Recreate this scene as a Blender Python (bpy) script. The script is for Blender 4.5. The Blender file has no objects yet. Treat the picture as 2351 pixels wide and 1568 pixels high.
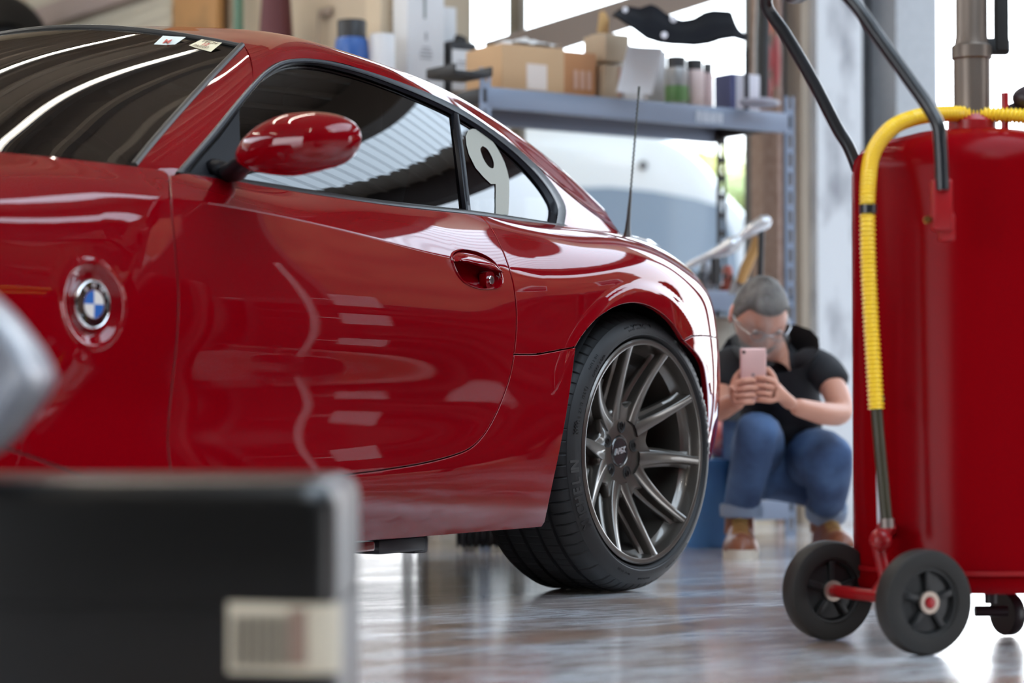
import bpy, bmesh, math, random
import numpy as np
from mathutils import Vector, Matrix
from mathutils.geometry import delaunay_2d_cdt
random.seed(7)
# ------------------------------------------------------------------ camera
FPX = 5550.0
ANG = math.radians(33.8); PIT = math.atan(156/FPX)
CAM = np.array([-4.799, -3.711, .42])
FH = np.array([math.cos(ANG), math.sin(ANG), 0.]); RT = np.array([math.sin(ANG), -math.cos(ANG), 0.])
FW = FH*math.cos(PIT)+np.array([0, 0, math.sin(PIT)]); UPV = -FH*math.sin(PIT)+np.array([0, 0, math.cos(PIT)])
sc = bpy.context.scene
COL = sc.collection
cd = bpy.data.cameras.new('camera'); co = bpy.data.objects.new('camera', cd); COL.objects.link(co)
cd.sensor_width = 36; cd.lens = FPX/2351*36; cd.clip_start = .05; cd.clip_end = 300
co.matrix_world = Matrix(((RT[0], UPV[0], -FW[0], CAM[0]), (RT[1], UPV[1], -FW[1], CAM[1]), (RT[2], UPV[2], -FW[2], CAM[2]), (0, 0, 0, 1)))
cd.dof.use_dof = True; cd.dof.focus_distance = 5.15; cd.dof.aperture_fstop = 2.3; cd.dof.aperture_blades = 0
sc.camera = co
sc.view_settings.view_transform = 'Standard'; sc.view_settings.look = 'None'
sc.view_settings.exposure = 0.55; sc.view_settings.gamma = 1; sc.view_settings.use_curve_mapping = False
# ------------------------------------------------------------------ sky
w = bpy.data.worlds.new('World'); sc.world = w; w.use_nodes = True
nt = w.node_tree; nt.nodes.clear()
bg = nt.nodes.new('ShaderNodeBackground'); out = nt.nodes.new('ShaderNodeOutputWorld')
tc = nt.nodes.new('ShaderNodeTexCoord'); sp_ = nt.nodes.new('ShaderNodeSeparateXYZ'); rp = nt.nodes.new('ShaderNodeValToRGB')
nt.links.new(tc.outputs['Generated'], sp_.inputs[0]); nt.links.new(sp_.outputs['Z'], rp.inputs[0])
rp.color_ramp.elements[0].position = .0; rp.color_ramp.elements[0].color = (.97, .98, 1, 1)
rp.color_ramp.elements[1].position = .6; rp.color_ramp.elements[1].color = (.66, .82, 1, 1)
nt.links.new(rp.outputs[0], bg.inputs[0]); bg.inputs[1].default_value = 4.6
nt.links.new(bg.outputs[0], out.inputs[0])
def area(name, loc, rot, sx, sy, power, col=(1, 1, 1), portal=False):
    l = bpy.data.lights.new(name, 'AREA'); l.shape = 'RECTANGLE'; l.size = sx; l.size_y = sy; l.energy = power; l.color = col
    o = bpy.data.objects.new(name, l); COL.objects.link(o); o.location = loc; o.rotation_euler = rot
    if portal: l.cycles.is_portal = True
    return o
# ------------------------------------------------------------------ helpers: pixels to places
def ray(px, py): return FW+RT*((px-1175.5)/FPX)-UPV*((py-784)/FPX)
def ony(px, py, y):
    d = ray(px, py); return CAM+d*((y-CAM[1])/d[1])
def at(px, d, py=None, z=None):
    'the point at distance d (level) seen in column px, at row py or height z'
    r = ray(px, py if py is not None else 900); t = d/(r@FH); p = CAM+r*t
    if z is not None: p[2] = z
    return p
UX = np.array([math.cos(math.radians(-22.24)), math.sin(math.radians(-22.24)), 0.]); VX = np.array([-UX[1], UX[0], 0.])
BROT = math.radians(-22.24); CROT = ANG-math.pi/2           # the building's turn; the turn that faces the lens
def B(u, v, z=0): return np.array([CAM[0], CAM[1], 0])+UX*u+VX*v+np.array([0, 0, z])
def uv_of(px, v):
    k = (px-1175.5)/FPX; return v*(.829*k+.559)/(.829-.559*k)
# ------------------------------------------------------------------ materials
MATS = {}
def mat(name, col=(.5, .5, .5), rough=.5, metal=0, coat=0, coat_r=.03, spec=.5, emit=None, es=0, noise=None, bump=None, trans=0, alpha=1, sheen=0):
    if name in MATS: return MATS[name]
    m = bpy.data.materials.new(name); m.use_nodes = True; MATS[name] = m
    t = m.node_tree; p = t.nodes['Principled BSDF']
    p.inputs['Base Color'].default_value = (*col, 1); p.inputs['Roughness'].default_value = rough; p.inputs['Metallic'].default_value = metal
    p.inputs['Coat Weight'].default_value = coat; p.inputs['Coat Roughness'].default_value = coat_r
    p.inputs['Specular IOR Level'].default_value = spec; p.inputs['Transmission Weight'].default_value = trans
    p.inputs['Alpha'].default_value = alpha; p.inputs['Sheen Weight'].default_value = sheen
    if emit: p.inputs['Emission Color'].default_value = (*emit, 1); p.inputs['Emission Strength'].default_value = es
    if noise:                                   # (scale, colour2, lo, hi[, stretch])
        tc = t.nodes.new('ShaderNodeTexCoord'); mp = t.nodes.new('ShaderNodeMapping'); n = t.nodes.new('ShaderNodeTexNoise'); r = t.nodes.new('ShaderNodeValToRGB')
        t.links.new(tc.outputs['Object'], mp.inputs[0]); t.links.new(mp.outputs[0], n.inputs['Vector'])
        n.inputs['Scale'].default_value = noise[0]; n.inputs['Detail'].default_value = 6
        if len(noise) > 4: mp.inputs['Scale'].default_value = noise[4]
        r.color_ramp.elements[0].position = noise[2]; r.color_ramp.elements[1].position = noise[3]
        r.color_ramp.elements[0].color = (*noise[1], 1); r.color_ramp.elements[1].color = (*col, 1)
        t.links.new(n.outputs['Fac'], r.inputs[0]); t.links.new(r.outputs[0], p.inputs['Base Color'])
    if bump:                                    # (scale, strength[, stretch])
        tc = t.nodes.new('ShaderNodeTexCoord'); mp = t.nodes.new('ShaderNodeMapping'); n = t.nodes.new('ShaderNodeTexNoise'); b = t.nodes.new('ShaderNodeBump')
        if len(bump) > 2: mp.inputs['Scale'].default_value = bump[2]
        t.links.new(tc.outputs['Object'], mp.inputs[0]); t.links.new(mp.outputs[0], n.inputs['Vector'])
        n.inputs['Scale'].default_value = bump[0]; b.inputs['Strength'].default_value = bump[1]; b.inputs['Distance'].default_value = .01
        t.links.new(n.outputs['Fac'], b.inputs['Height']); t.links.new(b.outputs[0], p.inputs['Normal'])
    return m
def tinted(name, tint, rough=0.0, f0=1.52):
    'thin pane: what lies behind shows through the tint, the surface mirrors by its index'
    m = bpy.data.materials.new(name); m.use_nodes = True; t = m.node_tree; t.nodes.clear(); MATS[name] = m
    o = t.nodes.new('ShaderNodeOutputMaterial'); mx = t.nodes.new('ShaderNodeMixShader'); fr = t.nodes.new('ShaderNodeFresnel')
    tr = t.nodes.new('ShaderNodeBsdfTransparent'); gl = t.nodes.new('ShaderNodeBsdfGlossy')
    fr.inputs['IOR'].default_value = f0; tr.inputs[0].default_value = (*tint, 1); gl.inputs['Roughness'].default_value = rough
    t.links.new(fr.outputs[0], mx.inputs[0]); t.links.new(tr.outputs[0], mx.inputs[1]); t.links.new(gl.outputs[0], mx.inputs[2]); t.links.new(mx.outputs[0], o.inputs[0])
    return m
# ------------------------------------------------------------------ mesh builder
def rotm(rx=0, ry=0, rz=0): return (Matrix.Rotation(rz, 4, 'Z') @ Matrix.Rotation(ry, 4, 'Y') @ Matrix.Rotation(rx, 4, 'X'))
def xf(loc=(0, 0, 0), rx=0, ry=0, rz=0): return Matrix.Translation(Vector(loc)) @ rotm(rx, ry, rz)
def frame(o, z, x=None):
    'matrix at o whose Z axis is z'
    z = Vector(z).normalized(); x = Vector(x) if x is not None else (Vector((0, 0, 1)) if abs(z.z) < .9 else Vector((1, 0, 0)))
    y = z.cross(x).normalized(); x = y.cross(z).normalized()
    return Matrix(((x.x, y.x, z.x, o[0]), (x.y, y.y, z.y, o[1]), (x.z, y.z, z.z, o[2]), (0, 0, 0, 1)))
class MB:
    def __init__(s): s.v = []; s.f = []
    def add(s, v, f, M=None):
        n = len(s.v)
        s.v += [tuple(M @ Vector(p)) for p in v] if M is not None else [tuple(map(float, p)) for p in v]
        s.f += [tuple(i+n for i in q) for q in f]; return s
    def box(s, c, d, bev=0, M=None, seg=2):
        bm = bmesh.new(); bmesh.ops.create_cube(bm, size=1)
        for v in bm.verts: v.co = Vector((v.co.x*d[0], v.co.y*d[1], v.co.z*d[2]))
        if bev: bmesh.ops.bevel(bm, geom=bm.edges[:], offset=min(bev, min(d)*.49), segments=seg, affect='EDGES', profile=.5)
        bm.verts.ensure_lookup_table()
        for v in bm.verts: v.co += Vector(c)
        s.add([v.co[:] for v in bm.verts], [[v.index for v in f.verts] for f in bm.faces], M); bm.free(); return s
    def grid(s, P, closeu=False, closev=False, M=None):
        P = np.asarray(P, float); nu, nv = P.shape[:2]; f = []
        for i in range(nu if closeu else nu-1):
            for j in range(nv if closev else nv-1):
                f.append((i*nv+j, ((i+1) % nu)*nv+j, ((i+1) % nu)*nv+(j+1) % nv, i*nv+(j+1) % nv))
        return s.add(P.reshape(-1, 3), f, M)
    def lathe(s, prof, n=32, M=None, cap=False):
        'profile of (r, z) turned about Z'
        A = np.linspace(0, 2*math.pi, n, endpoint=False)
        P = np.array([[(r*math.cos(a), r*math.sin(a), z) for (r, z) in prof] for a in A])
        s.grid(P, closeu=True, M=M)
        return s
    def tube(s, path, r, n=12, M=None, cap=True, flat=None):
        P = [Vector(p) for p in path]; m = len(P); rr = r if hasattr(r, '__len__') else [r]*m
        t0 = (P[1]-P[0]).normalized(); up = Vector((0, 0, 1)) if abs(t0.z) < .9 else Vector((1, 0, 0)); x = t0.cross(up).normalized(); rings = []
        for i in range(m):
            t = (P[min(i+1, m-1)]-P[max(i-1, 0)]).normalized(); x = (x-t*x.dot(t)).normalized(); y = t.cross(x)
            rings.append([tuple(P[i]+(x*math.cos(q)+y*math.sin(q)*(flat or 1))*rr[i]) for q in np.linspace(0, 2*math.pi, n, endpoint=False)])
        b = len(s.v); s.grid(np.array(rings), closev=True, M=M)
        if cap: s.f.append(tuple(range(b, b+n))); s.f.append(tuple(b+(m-1)*n+i for i in reversed(range(n))))
        return s
    def prism(s, poly, z0, z1, M=None):
        n = len(poly); v = [(x, y, z0) for x, y in poly]+[(x, y, z1) for x, y in poly]
        f = [tuple(reversed(range(n))), tuple(range(n, 2*n))]+[(i, (i+1) % n, (i+1) % n+n, i+n) for i in range(n)]
        return s.add(v, f, M)
    def ball(s, c, r, M=None, n=20, m=12):
        r = r if hasattr(r, '__len__') else (r, r, r); P = []
        for a in np.linspace(0, 2*math.pi, n, endpoint=False):
            P.append([(c[0]+r[0]*math.sin(b)*math.cos(a), c[1]+r[1]*math.sin(b)*math.sin(a), c[2]-r[2]*math.cos(b)) for b in np.linspace(.02, math.pi-.02, m)])
        return s.grid(np.array(P), closeu=True, M=M)
    def build(s, name, m, parent=None, smooth=True, angle=40, world=False):
        me = bpy.data.meshes.new(name); v = s.v
        o = bpy.data.objects.new(name, me); COL.objects.link(o)
        if parent is not None:
            o.parent = parent
            if world:
                I = wm(parent).inverted(); v = [tuple(I @ Vector(p)) for p in v]
        me.from_pydata(v, [], s.f)
        bm = bmesh.new(); bm.from_mesh(me); bmesh.ops.remove_doubles(bm, verts=bm.verts, dist=1e-5); bmesh.ops.recalc_face_normals(bm, faces=bm.faces); bm.to_mesh(me); bm.free()
        me.materials.append(m)
        if smooth:
            me.polygons.foreach_set('use_smooth', [True]*len(me.polygons)); me.set_sharp_from_angle(angle=math.radians(angle))
        return o
def wm(o):
    M = o.matrix_basis.copy()
    while o.parent is not None: o = o.parent; M = o.matrix_basis @ M
    return M
def tag(o, label=None, cat=None, group=None, kind=None):
    if label: o['label'] = label
    if cat: o['category'] = cat
    if group: o['group'] = group
    if kind: o['kind'] = kind
    return o
def thing(name, label, cat, loc=(0, 0, 0), rz=0, group=None):
    o = bpy.data.objects.new(name, None); COL.objects.link(o); o.empty_display_size = .05
    o.location = Vector(loc); o.rotation_euler = (0, 0, rz); return tag(o, label, cat, group)
def copy_tree(o, parent=None):
    c = o.copy(); COL.objects.link(c); c.parent = parent
    for ch in list(o.children): copy_tree(ch, c)
    return c
def text_mesh(s, size, depth=.0005, bold=0, align='CENTER', shear=0, sx=1):
    'vertices and faces of a line of lettering, lying in XY about its centre'
    cu = bpy.data.curves.new('lettering', 'FONT'); cu.body = s; cu.size = size; cu.extrude = depth; cu.offset = bold; cu.align_x = align; cu.align_y = 'CENTER'; cu.shear = shear; cu.resolution_u = 3
    o = bpy.data.objects.new('lettering', cu); COL.objects.link(o); dg = bpy.context.evaluated_depsgraph_get(); me = o.evaluated_get(dg).to_mesh()
    v = [(p.co.x*sx, p.co.y, p.co.z) for p in me.vertices]; f = [tuple(q.vertices) for q in me.polygons]
    o.evaluated_get(dg).to_mesh_clear(); bpy.data.objects.remove(o); bpy.data.curves.remove(cu); return v, f
def cr(pts, n=8, closed=False):
    'smooth curve through points'
    P = np.array(pts, float)
    if len(P) < 3 and not closed: return np.array([P[0]+(P[-1]-P[0])*t for t in np.linspace(0, 1, n+1)])
    d = np.r_[0, np.cumsum(np.sqrt(np.maximum(np.linalg.norm(np.diff(P, axis=0), axis=1), 1e-9)))]
    out = []; N = len(P)
    def tan(i):
        if i == 0: return (P[1]-P[0])/(d[1]-d[0])
        if i == N-1: return (P[-1]-P[-2])/(d[-1]-d[-2])
        a, b = d[i]-d[i-1], d[i+1]-d[i]; return ((P[i]-P[i-1])/a*b+(P[i+1]-P[i])/b*a)/(a+b)
    for i in range(N-1):
        h = d[i+1]-d[i]; m0, m1 = tan(i)*h, tan(i+1)*h
        for t in np.linspace(0, 1, n, endpoint=False):
            out.append((2*t**3-3*t*t+1)*P[i]+(t**3-2*t*t+t)*m0+(-2*t**3+3*t*t)*P[i+1]+(t**3-t*t)*m1)
    out.append(P[-1]); return np.array(out)
def resamp(P, n):
    P = np.asarray(P, float); L = np.r_[0, np.cumsum(np.linalg.norm(np.diff(P, axis=0), axis=1))]; s = np.linspace(0, L[-1], n)
    return np.stack([np.interp(s, L, P[:, k]) for k in range(P.shape[1])], 1)
def nspline(T, closed_tan=None):
    'cardinal matrix function of a natural cubic spline on knots T'
    T = np.asarray(T, float); n = len(T); h = np.diff(T); A = np.zeros((n, n)); Bm = np.zeros((n, n)); A[0, 0] = A[-1, -1] = 1
    for i in range(1, n-1):
        A[i, i-1] = h[i-1]; A[i, i] = 2*(h[i-1]+h[i]); A[i, i+1] = h[i]
        Bm[i, i-1] = 6/h[i-1]; Bm[i, i] = -6/h[i-1]-6/h[i]; Bm[i, i+1] = 6/h[i]
    Mx = np.linalg.solve(A, Bm)
    def f(x):
        x = np.atleast_1d(np.asarray(x, float)); i = np.clip(np.searchsorted(T, x)-1, 0, n-2); hh = h[i]; a = (T[i+1]-x)/hh; b = (x-T[i])/hh
        W = np.zeros((len(x), n)); r = np.arange(len(x)); W[r, i] += a; W[r, i+1] += b
        W += ((a**3-a)*hh*hh/6)[:, None]*Mx[i]+((b**3-b)*hh*hh/6)[:, None]*Mx[i+1]; return W
    return f
# ================================================================== the red coupe
# car axes = world axes: X runs rearwards from the rear axle, Y to the car's right, Z up
RED = mat('red_paint', (.195, .0004, .0035), rough=.6, coat=1.0, coat_r=.012, spec=0)
BLK = mat('black_trim', (.012, .012, .014), rough=.28, spec=.5)
BLKM = mat('black_matt', (.01, .01, .01), rough=.7)
CHR = mat('chrome', (.75, .75, .76), rough=.08, metal=1)
STN = [-3.35, -3.2, -2.95, -2.5, -2.2, -1.9, -1.6, -1.3, -1.0, -.75, -.5, -.3, -.15, 0, .15, .3, .45, .6, .7, .75]
#        k0 bottom    k1         k2         k3        k4        k5        k6 crease   k7       k8 belt     (half width, height)
CT = {
-3.35: [(.38, .20), (.46, .25), (.50, .31), (.50, .38), (.49, .44), (.47, .50), (.44, .54), (.40, .57), (.34, .59)],
-3.2: [(.55, .19), (.62, .23), (.65, .30), (.65, .39), (.64, .48), (.62, .55), (.58, .60), (.53, .635), (.46, .66)],
-2.95: [(.72, .18), (.77, .22), (.80, .30), (.80, .41), (.79, .52), (.77, .61), (.73, .67), (.66, .72), (.57, .75)],
-2.5: [(.80, .17), (.85, .22), (.872, .31), (.876, .42), (.876, .55), (.868, .66), (.83, .742), (.75, .79), (.62, .818)],
-2.2: [(.79, .165), (.84, .22), (.862, .31), (.866, .42), (.866, .55), (.856, .67), (.82, .762), (.735, .815), (.625, .845)],
-1.9: [(.785, .165), (.825, .22), (.85, .31), (.845, .42), (.852, .55), (.84, .675), (.802, .780), (.728, .832), (.645, .864)],
-1.6: [(.785, .165), (.828, .22), (.846, .305), (.836, .42), (.846, .55), (.842, .67), (.815, .795), (.775, .83), (.738, .857)],
-1.3: [(.79, .162), (.832, .22), (.850, .300), (.838, .42), (.849, .55), (.847, .67), (.828, .784), (.785, .822), (.738, .853)],
-1.0: [(.79, .158), (.834, .22), (.854, .300), (.842, .42), (.853, .55), (.851, .66), (.834, .757), (.785, .808), (.736, .848)],
-.75: [(.795, .158), (.838, .22), (.856, .315), (.848, .42), (.857, .545), (.856, .64), (.842, .730), (.79, .795), (.732, .846)],
-.5: [(.805, .160), (.845, .22), (.863, .33), (.866, .42), (.868, .535), (.866, .63), (.850, .722), (.79, .79), (.724, .846)],
-.3: [(.82, .165), (.855, .22), (.874, .33), (.880, .42), (.882, .535), (.880, .645), (.862, .732), (.795, .80), (.708, .846)],
-.15: [(.82, .18), (.858, .24), (.878, .33), (.884, .42), (.886, .535), (.885, .66), (.864, .750), (.79, .81), (.695, .847)],
0: [(.82, .20), (.858, .25), (.878, .33), (.885, .42), (.887, .535), (.885, .67), (.858, .765), (.78, .822), (.680, .848)],
.15: [(.81, .21), (.848, .255), (.870, .33), (.878, .42), (.880, .535), (.876, .665), (.845, .762), (.765, .82), (.660, .850)],
.3: [(.78, .22), (.820, .26), (.845, .33), (.856, .42), (.858, .535), (.850, .655), (.815, .748), (.735, .812), (.630, .852)],
.45: [(.73, .23), (.770, .27), (.797, .335), (.810, .42), (.812, .53), (.802, .64), (.768, .732), (.690, .80), (.585, .855)],
.6: [(.64, .24), (.680, .28), (.710, .34), (.725, .42), (.728, .53), (.716, .635), (.684, .725), (.615, .80), (.520, .862)],
.7: [(.50, .25), (.545, .29), (.58, .345), (.60, .42), (.603, .53), (.592, .63), (.565, .725), (.51, .80), (.440, .866)],
.75: [(.36, .26), (.40, .30), (.43, .35), (.45, .42), (.452, .53), (.444, .63), (.42, .725), (.38, .80), (.330, .866)]}
TK = np.array([0, .06, .145, .255, .385, .50, .61, .69, .765])      # arc-like knots up the side
SX = nspline(STN); SF = nspline(TK); SA = nspline(TK[:7]); SB = nspline(TK[6:])
CW = np.array([[p[0] for p in CT[x]] for x in STN]); CZ = np.array([[p[1] for p in CT[x]] for x in STN])
def crease_w(X): return np.clip((np.minimum((X+1.75)/.2, (-.42-X)/.28)), 0, 1)
# features pressed into the sheet metal: (X, Z) on the flank
RIDGE = np.array([(-1.60, .80), (-1.665, .70), (-1.76, .605), (-1.86, .50), (-1.95, .40)])
EMB = (-1.797, .598)
def press(X, Z):
    d = np.full(X.shape, 9.)
    for a, b in zip(RIDGE[:-1], RIDGE[1:]):
        ab = b-a; t = np.clip(((X-a[0])*ab[0]+(Z-a[1])*ab[1])/(ab@ab), 0, 1); d = np.minimum(d, np.hypot(X-a[0]-t*ab[0], Z-a[1]-t*ab[1]))
    w_ = .007*np.exp(-np.sqrt(d*d+4e-5)/.045)
    r = np.hypot(X-EMB[0], (Z-EMB[1]))
    w_ = w_*np.clip((r-.055)/.05, 0, 1)
    w_ += -.010*(1-np.clip((r-.045)/.028, 0, 1)**2*(3-2*np.clip((r-.045)/.028, 0, 1)))+.0022*np.exp(-((r-.073)/.006)**2)
    ra = np.hypot((X+.03), Z-.300); s = np.clip((.420-ra)/.032, 0, 1); w_ += .009*s*s*(3-2*s)*np.clip((Z-.44)/.13, 0, 1)*np.clip((.40-X)/.12, 0, 1)
    return w_
def side(X, t, inset=0):
    'points of the left flank for arrays X, t'
    X = np.atleast_1d(np.asarray(X, float)); t = np.atleast_1d(np.asarray(t, float))
    WX = SX(X); cw = WX @ CW; cz = WX @ CZ; c = crease_w(X)
    F_ = SF(t); S_ = np.zeros_like(F_); lo = t <= TK[6]; S_[lo, :7] = SA(t[lo]); S_[~lo, 6:] = SB(t[~lo])
    W = F_*(1-c)[:, None]+S_*c[:, None]
    y = (W*cw).sum(1); z = (W*cz).sum(1); y = y+press(X, z)-inset
    return np.stack([X, -y, z], 1)
TT = np.linspace(0, TK[-1], 240)
def t_of(X, Z):
    P = side(np.full(240, X), TT); return float(np.interp(Z, P[:, 2], TT))
def inv(px, py):
    'flank parameters (X, t) seen at a pixel'
    y = -.84
    for _ in range(14):
        p = ony(px, py, y); t = t_of(p[0], p[2]); y = .4*y+.6*side(p[0], t)[0, 1]
    return p[0], t
def sil(poly, arc=False): return poly
def panel(name, poly, f, m, parent, step=.012, dense=(), gap=.0028, depth=.012, label=None, flip=False, holes=(), rim=True):
    'sheet bounded by poly (parameter plane) mapped by f(A, B) -> points; edges folded inwards'
    def dens(pl):
        out = []; pl = [p for i, p in enumerate(pl) if math.hypot(p[0]-pl[i-1][0], p[1]-pl[i-1][1]) > 5e-4]
        for a, b in zip(pl, pl[1:]+pl[:1]):
            n = max(1, int(math.ceil(math.hypot(a[0]-b[0], a[1]-b[1])/(step*.8))))
            out += [(a[0]+(b[0]-a[0])*k/n, a[1]+(b[1]-a[1])*k/n) for k in range(n)]
        return out
    loops = [dens([tuple(map(float, p)) for p in poly])]+[dens([tuple(map(float, p)) for p in h]) for h in holes]
    def inside(x, y, pl):
        P = np.array(pl); Q = np.roll(P, -1, 0); c = ((P[:, 1] > y) != (Q[:, 1] > y)); s = np.where(c)[0]
        return (x < (Q[s, 0]-P[s, 0])*(y-P[s, 1])/(Q[s, 1]-P[s, 1])+P[s, 0]).sum() % 2 == 1
    def ed(x, y, pl):
        P = np.array(pl); return np.min(np.hypot(P[:, 0]-x, P[:, 1]-y))
    P0 = np.array(loops[0]); lo, hi = P0.min(0), P0.max(0); pts = []; AL = np.vstack([np.array(l) for l in loops])
    def vin(G, pl):
        P = np.array(pl); Q = np.roll(P, -1, 0); r = np.zeros(len(G), int)
        for p, q in zip(P, Q):
            if p[1] == q[1]: continue
            c = (p[1] > G[:, 1]) != (q[1] > G[:, 1]); r += c & (G[:, 0] < (q[0]-p[0])*(G[:, 1]-p[1])/(q[1]-p[1])+p[0])
        return r % 2 == 1
    def fill(st, test):
        nx = int((hi[0]-lo[0])/st)+1; ny = int((hi[1]-lo[1])/(st*.866))+1
        jj, ii = np.meshgrid(np.arange(ny), np.arange(nx), indexing='ij'); G = np.stack([(lo[0]+(ii+.5*(jj % 2))*st).ravel(), (lo[1]+jj*st*.866).ravel()], 1)
        G = G[test(G[:, 0], G[:, 1])]; k = vin(G, loops[0])
        for h in loops[1:]: k &= ~vin(G, h)
        G = G[k]
        for c0 in range(0, len(G), 2000):
            g = G[c0:c0+2000]; d = np.min(np.hypot(g[:, None, 0]-AL[None, :, 0], g[:, None, 1]-AL[None, :, 1]), 1); pts.extend(map(tuple, g[d > st*.45]))
    fill(step, lambda x, y: ~np.any([np.hypot(x-c[0], y-c[1]) < c[2] for c in dense]+[np.zeros(len(x), bool)], axis=0))
    for c in dense: fill(c[3], lambda x, y: np.hypot(x-c[0], y-c[1]) < c[2])
    V = [Vector(p) for l in loops for p in l]; E = []; n0 = 0; LI = []
    for l in loops: E += [(n0+i, n0+(i+1) % len(l)) for i in range(len(l))]; LI.append(list(range(n0, n0+len(l)))); n0 += len(l)
    V += [Vector(p) for p in pts]
    # the outside orientation: outer loop counter-clockwise

    v2, e2, f2, ov, _, _ = delaunay_2d_cdt(V, E, [], 1 if not holes else 0, 1e-5)
    A = np.array([p[:] for p in v2])
    F3 = []
    for q in f2:
        c = A[list(q)].mean(0)
        if holes and (any(inside(c[0], c[1], h) for h in loops[1:]) or not inside(c[0], c[1], loops[0])): continue
        F3.append(tuple(q))
    Pm = f(A[:, 0], A[:, 1]); e = 1e-3
    Na = np.cross(f(A[:, 0]+e, A[:, 1])-f(A[:, 0]-e, A[:, 1]), f(A[:, 0], A[:, 1]+e)-f(A[:, 0], A[:, 1]-e)); Na /= np.linalg.norm(Na, axis=1)[:, None]+1e-12
    if flip: Na = -Na
    mp = {}
    for i, o in enumerate(ov):
        for k in o: mp[k] = i
    verts = [tuple(p) for p in Pm]; norms = [tuple(n) for n in Na]; faces = []
    for q in F3:
        a, b, c = (Pm[i] for i in q[:3]); nn = np.cross(b-a, c-a)
        faces.append(q if nn@Na[q[0]] > 0 else tuple(reversed(q)))
    if rim:
        for li, L in enumerate(LI):
            idx = [mp[i] for i in L]; n = len(idx); pl = np.array([A[i] for i in idx]); ar = .5*np.sum(pl[:, 0]*np.roll(pl[:, 1], -1)-np.roll(pl[:, 0], -1)*pl[:, 1])
            sgn = 1 if ar > 0 else -1
            if li: sgn = -sgn
            if flip: sgn = -sgn
            P = Pm[idx]; N = Na[idx]; Tn = np.roll(P, -1, 0)-np.roll(P, 1, 0); Tn /= np.linalg.norm(Tn, axis=1)[:, None]+1e-12
            O = np.cross(Tn, N)*sgn
            for k, i in enumerate(idx): verts[i] = tuple(P[k]-O[k]*gap)
            rings = [idx]
            for (o, d) in ((gap*.55, .0008), (gap*.38, .0026), (gap*.38, depth)):
                b = len(verts); verts += [tuple(P[k]-O[k]*o-N[k]*d) for k in range(n)]
                nr = {.0008: N*.6+O*.8, .0026: O}.get(d, O); norms += [tuple(x) for x in nr]; rings.append(list(range(b, b+n)))
            for r0, r1 in zip(rings[:-1], rings[1:]):
                for k in range(n):
                    q = (r0[k], r0[(k+1) % n], r1[(k+1) % n], r1[k]); a = np.array(verts[q[0]]); c_ = np.array(verts[q[2]]); b_ = np.array(verts[q[1]])
                    faces.append(q if np.cross(b_-a, c_-a)@(O[k]+N[k]*.3) > 0 else tuple(reversed(q)))
    me = bpy.data.meshes.new(name); o = bpy.data.objects.new(name, me); COL.objects.link(o); o.parent = parent
    if parent is not None: I = np.array(wm(parent).inverted()); verts = [tuple(I[:3, :3] @ np.array(p)+I[:3, 3]) for p in verts]
    me.from_pydata(verts, [], faces); me.materials.append(m); me.polygons.foreach_set('use_smooth', [True]*len(faces))
    me.update(); me.normals_split_custom_set_from_vertices([Vector(n).normalized() for n in norms])
    if label: o['label'] = label
    return o
def ipath(px, n=6): return [inv(*p) for p in cr(px, n)]
car = thing('car', 'glossy crimson red sports coupe parked in the middle of the workshop', 'car', (-1.3, 0, 0))
# ---- seams traced on the flank
door_front = ipath([(389, 401), (391, 440), (396, 500), (404, 580), (409, 660), (408, 740), (402, 820), (393, 900), (387, 970), (387, 1040), (397, 1100), (410, 1150)])
door_rear = ipath([(1098, 489), (1130, 527), (1158, 585), (1178, 650), (1186, 720), (1183, 790), (1172, 860), (1158, 905), (1137, 955), (1110, 1000), (1082, 1028), (1050, 1043), (980, 1062), (900, 1076), (820, 1087), (700, 1101), (560, 1116), (460, 1133)])
TB = TK[-1]; seam_t = t_of(-.45, .535)
jt = min(range(len(door_rear)), key=lambda i: abs(door_rear[i][0]+.5)+abs(side(*door_rear[i])[0, 2]-.53))      # where the level seam meets the door
seam = [inv(1178, 824), inv(1230, 814), inv(1290, 803), inv(1322, 797)]
arc = []
for q in np.linspace(0, 2*math.pi, 73):
    arc.append((.358*math.cos(q), .315+.352*math.sin(q)))
arcp = lambda a0, a1, n: [(x, t_of(x, z)) for x, z in [(.358*math.cos(math.radians(q)), .315+.352*math.sin(math.radians(q))) for q in np.linspace(a0, a1, n)]]
ARC = [(1322, 797), (1333, 778), (1350, 755), (1372, 732), (1395, 715), (1418, 703), (1442, 697), (1468, 697), (1495, 705), (1520, 720), (1545, 744), (1570, 782)]
ar1 = [inv(*p) for p in cr(ARC, 4)]
ez = side(*ar1[-1])[0]; REAR = [(.262, .530), (.302, .48), (.328, .42), (.340, .36), (.343, .30), (.338, .235)]
ar2 = [(x, t_of(x, z)) for x, z in cr([(ez[0], ez[2])]+REAR, 4)]
top = lambda x0, x1, n=24, t=TB: [(x, t) for x in np.linspace(x0, x1, n)]
bot = lambda x0, x1, n=24: [(x, 0.) for x in np.linspace(x0, x1, n)]
f_side = lambda A, Bv: side(A, Bv)
front_arc = lambda a0, a1, n: [(x, t_of(x, z)) for x, z in [(-2.495+.352*math.cos(math.radians(q)), .315+.350*math.sin(math.radians(q))) for q in np.linspace(a0, a1, n)]]
fb = inv(250, 1112); fa = inv(0, 1024)
lowfront = [inv(397, 1131), fb, inv(120, 1066), fa, (-2.13, t_of(-2.13, .36))]
door_poly = door_front+list(reversed(door_rear))
dense_e = [(EMB[0], t_of(*EMB), .10, .0045)]
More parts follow.
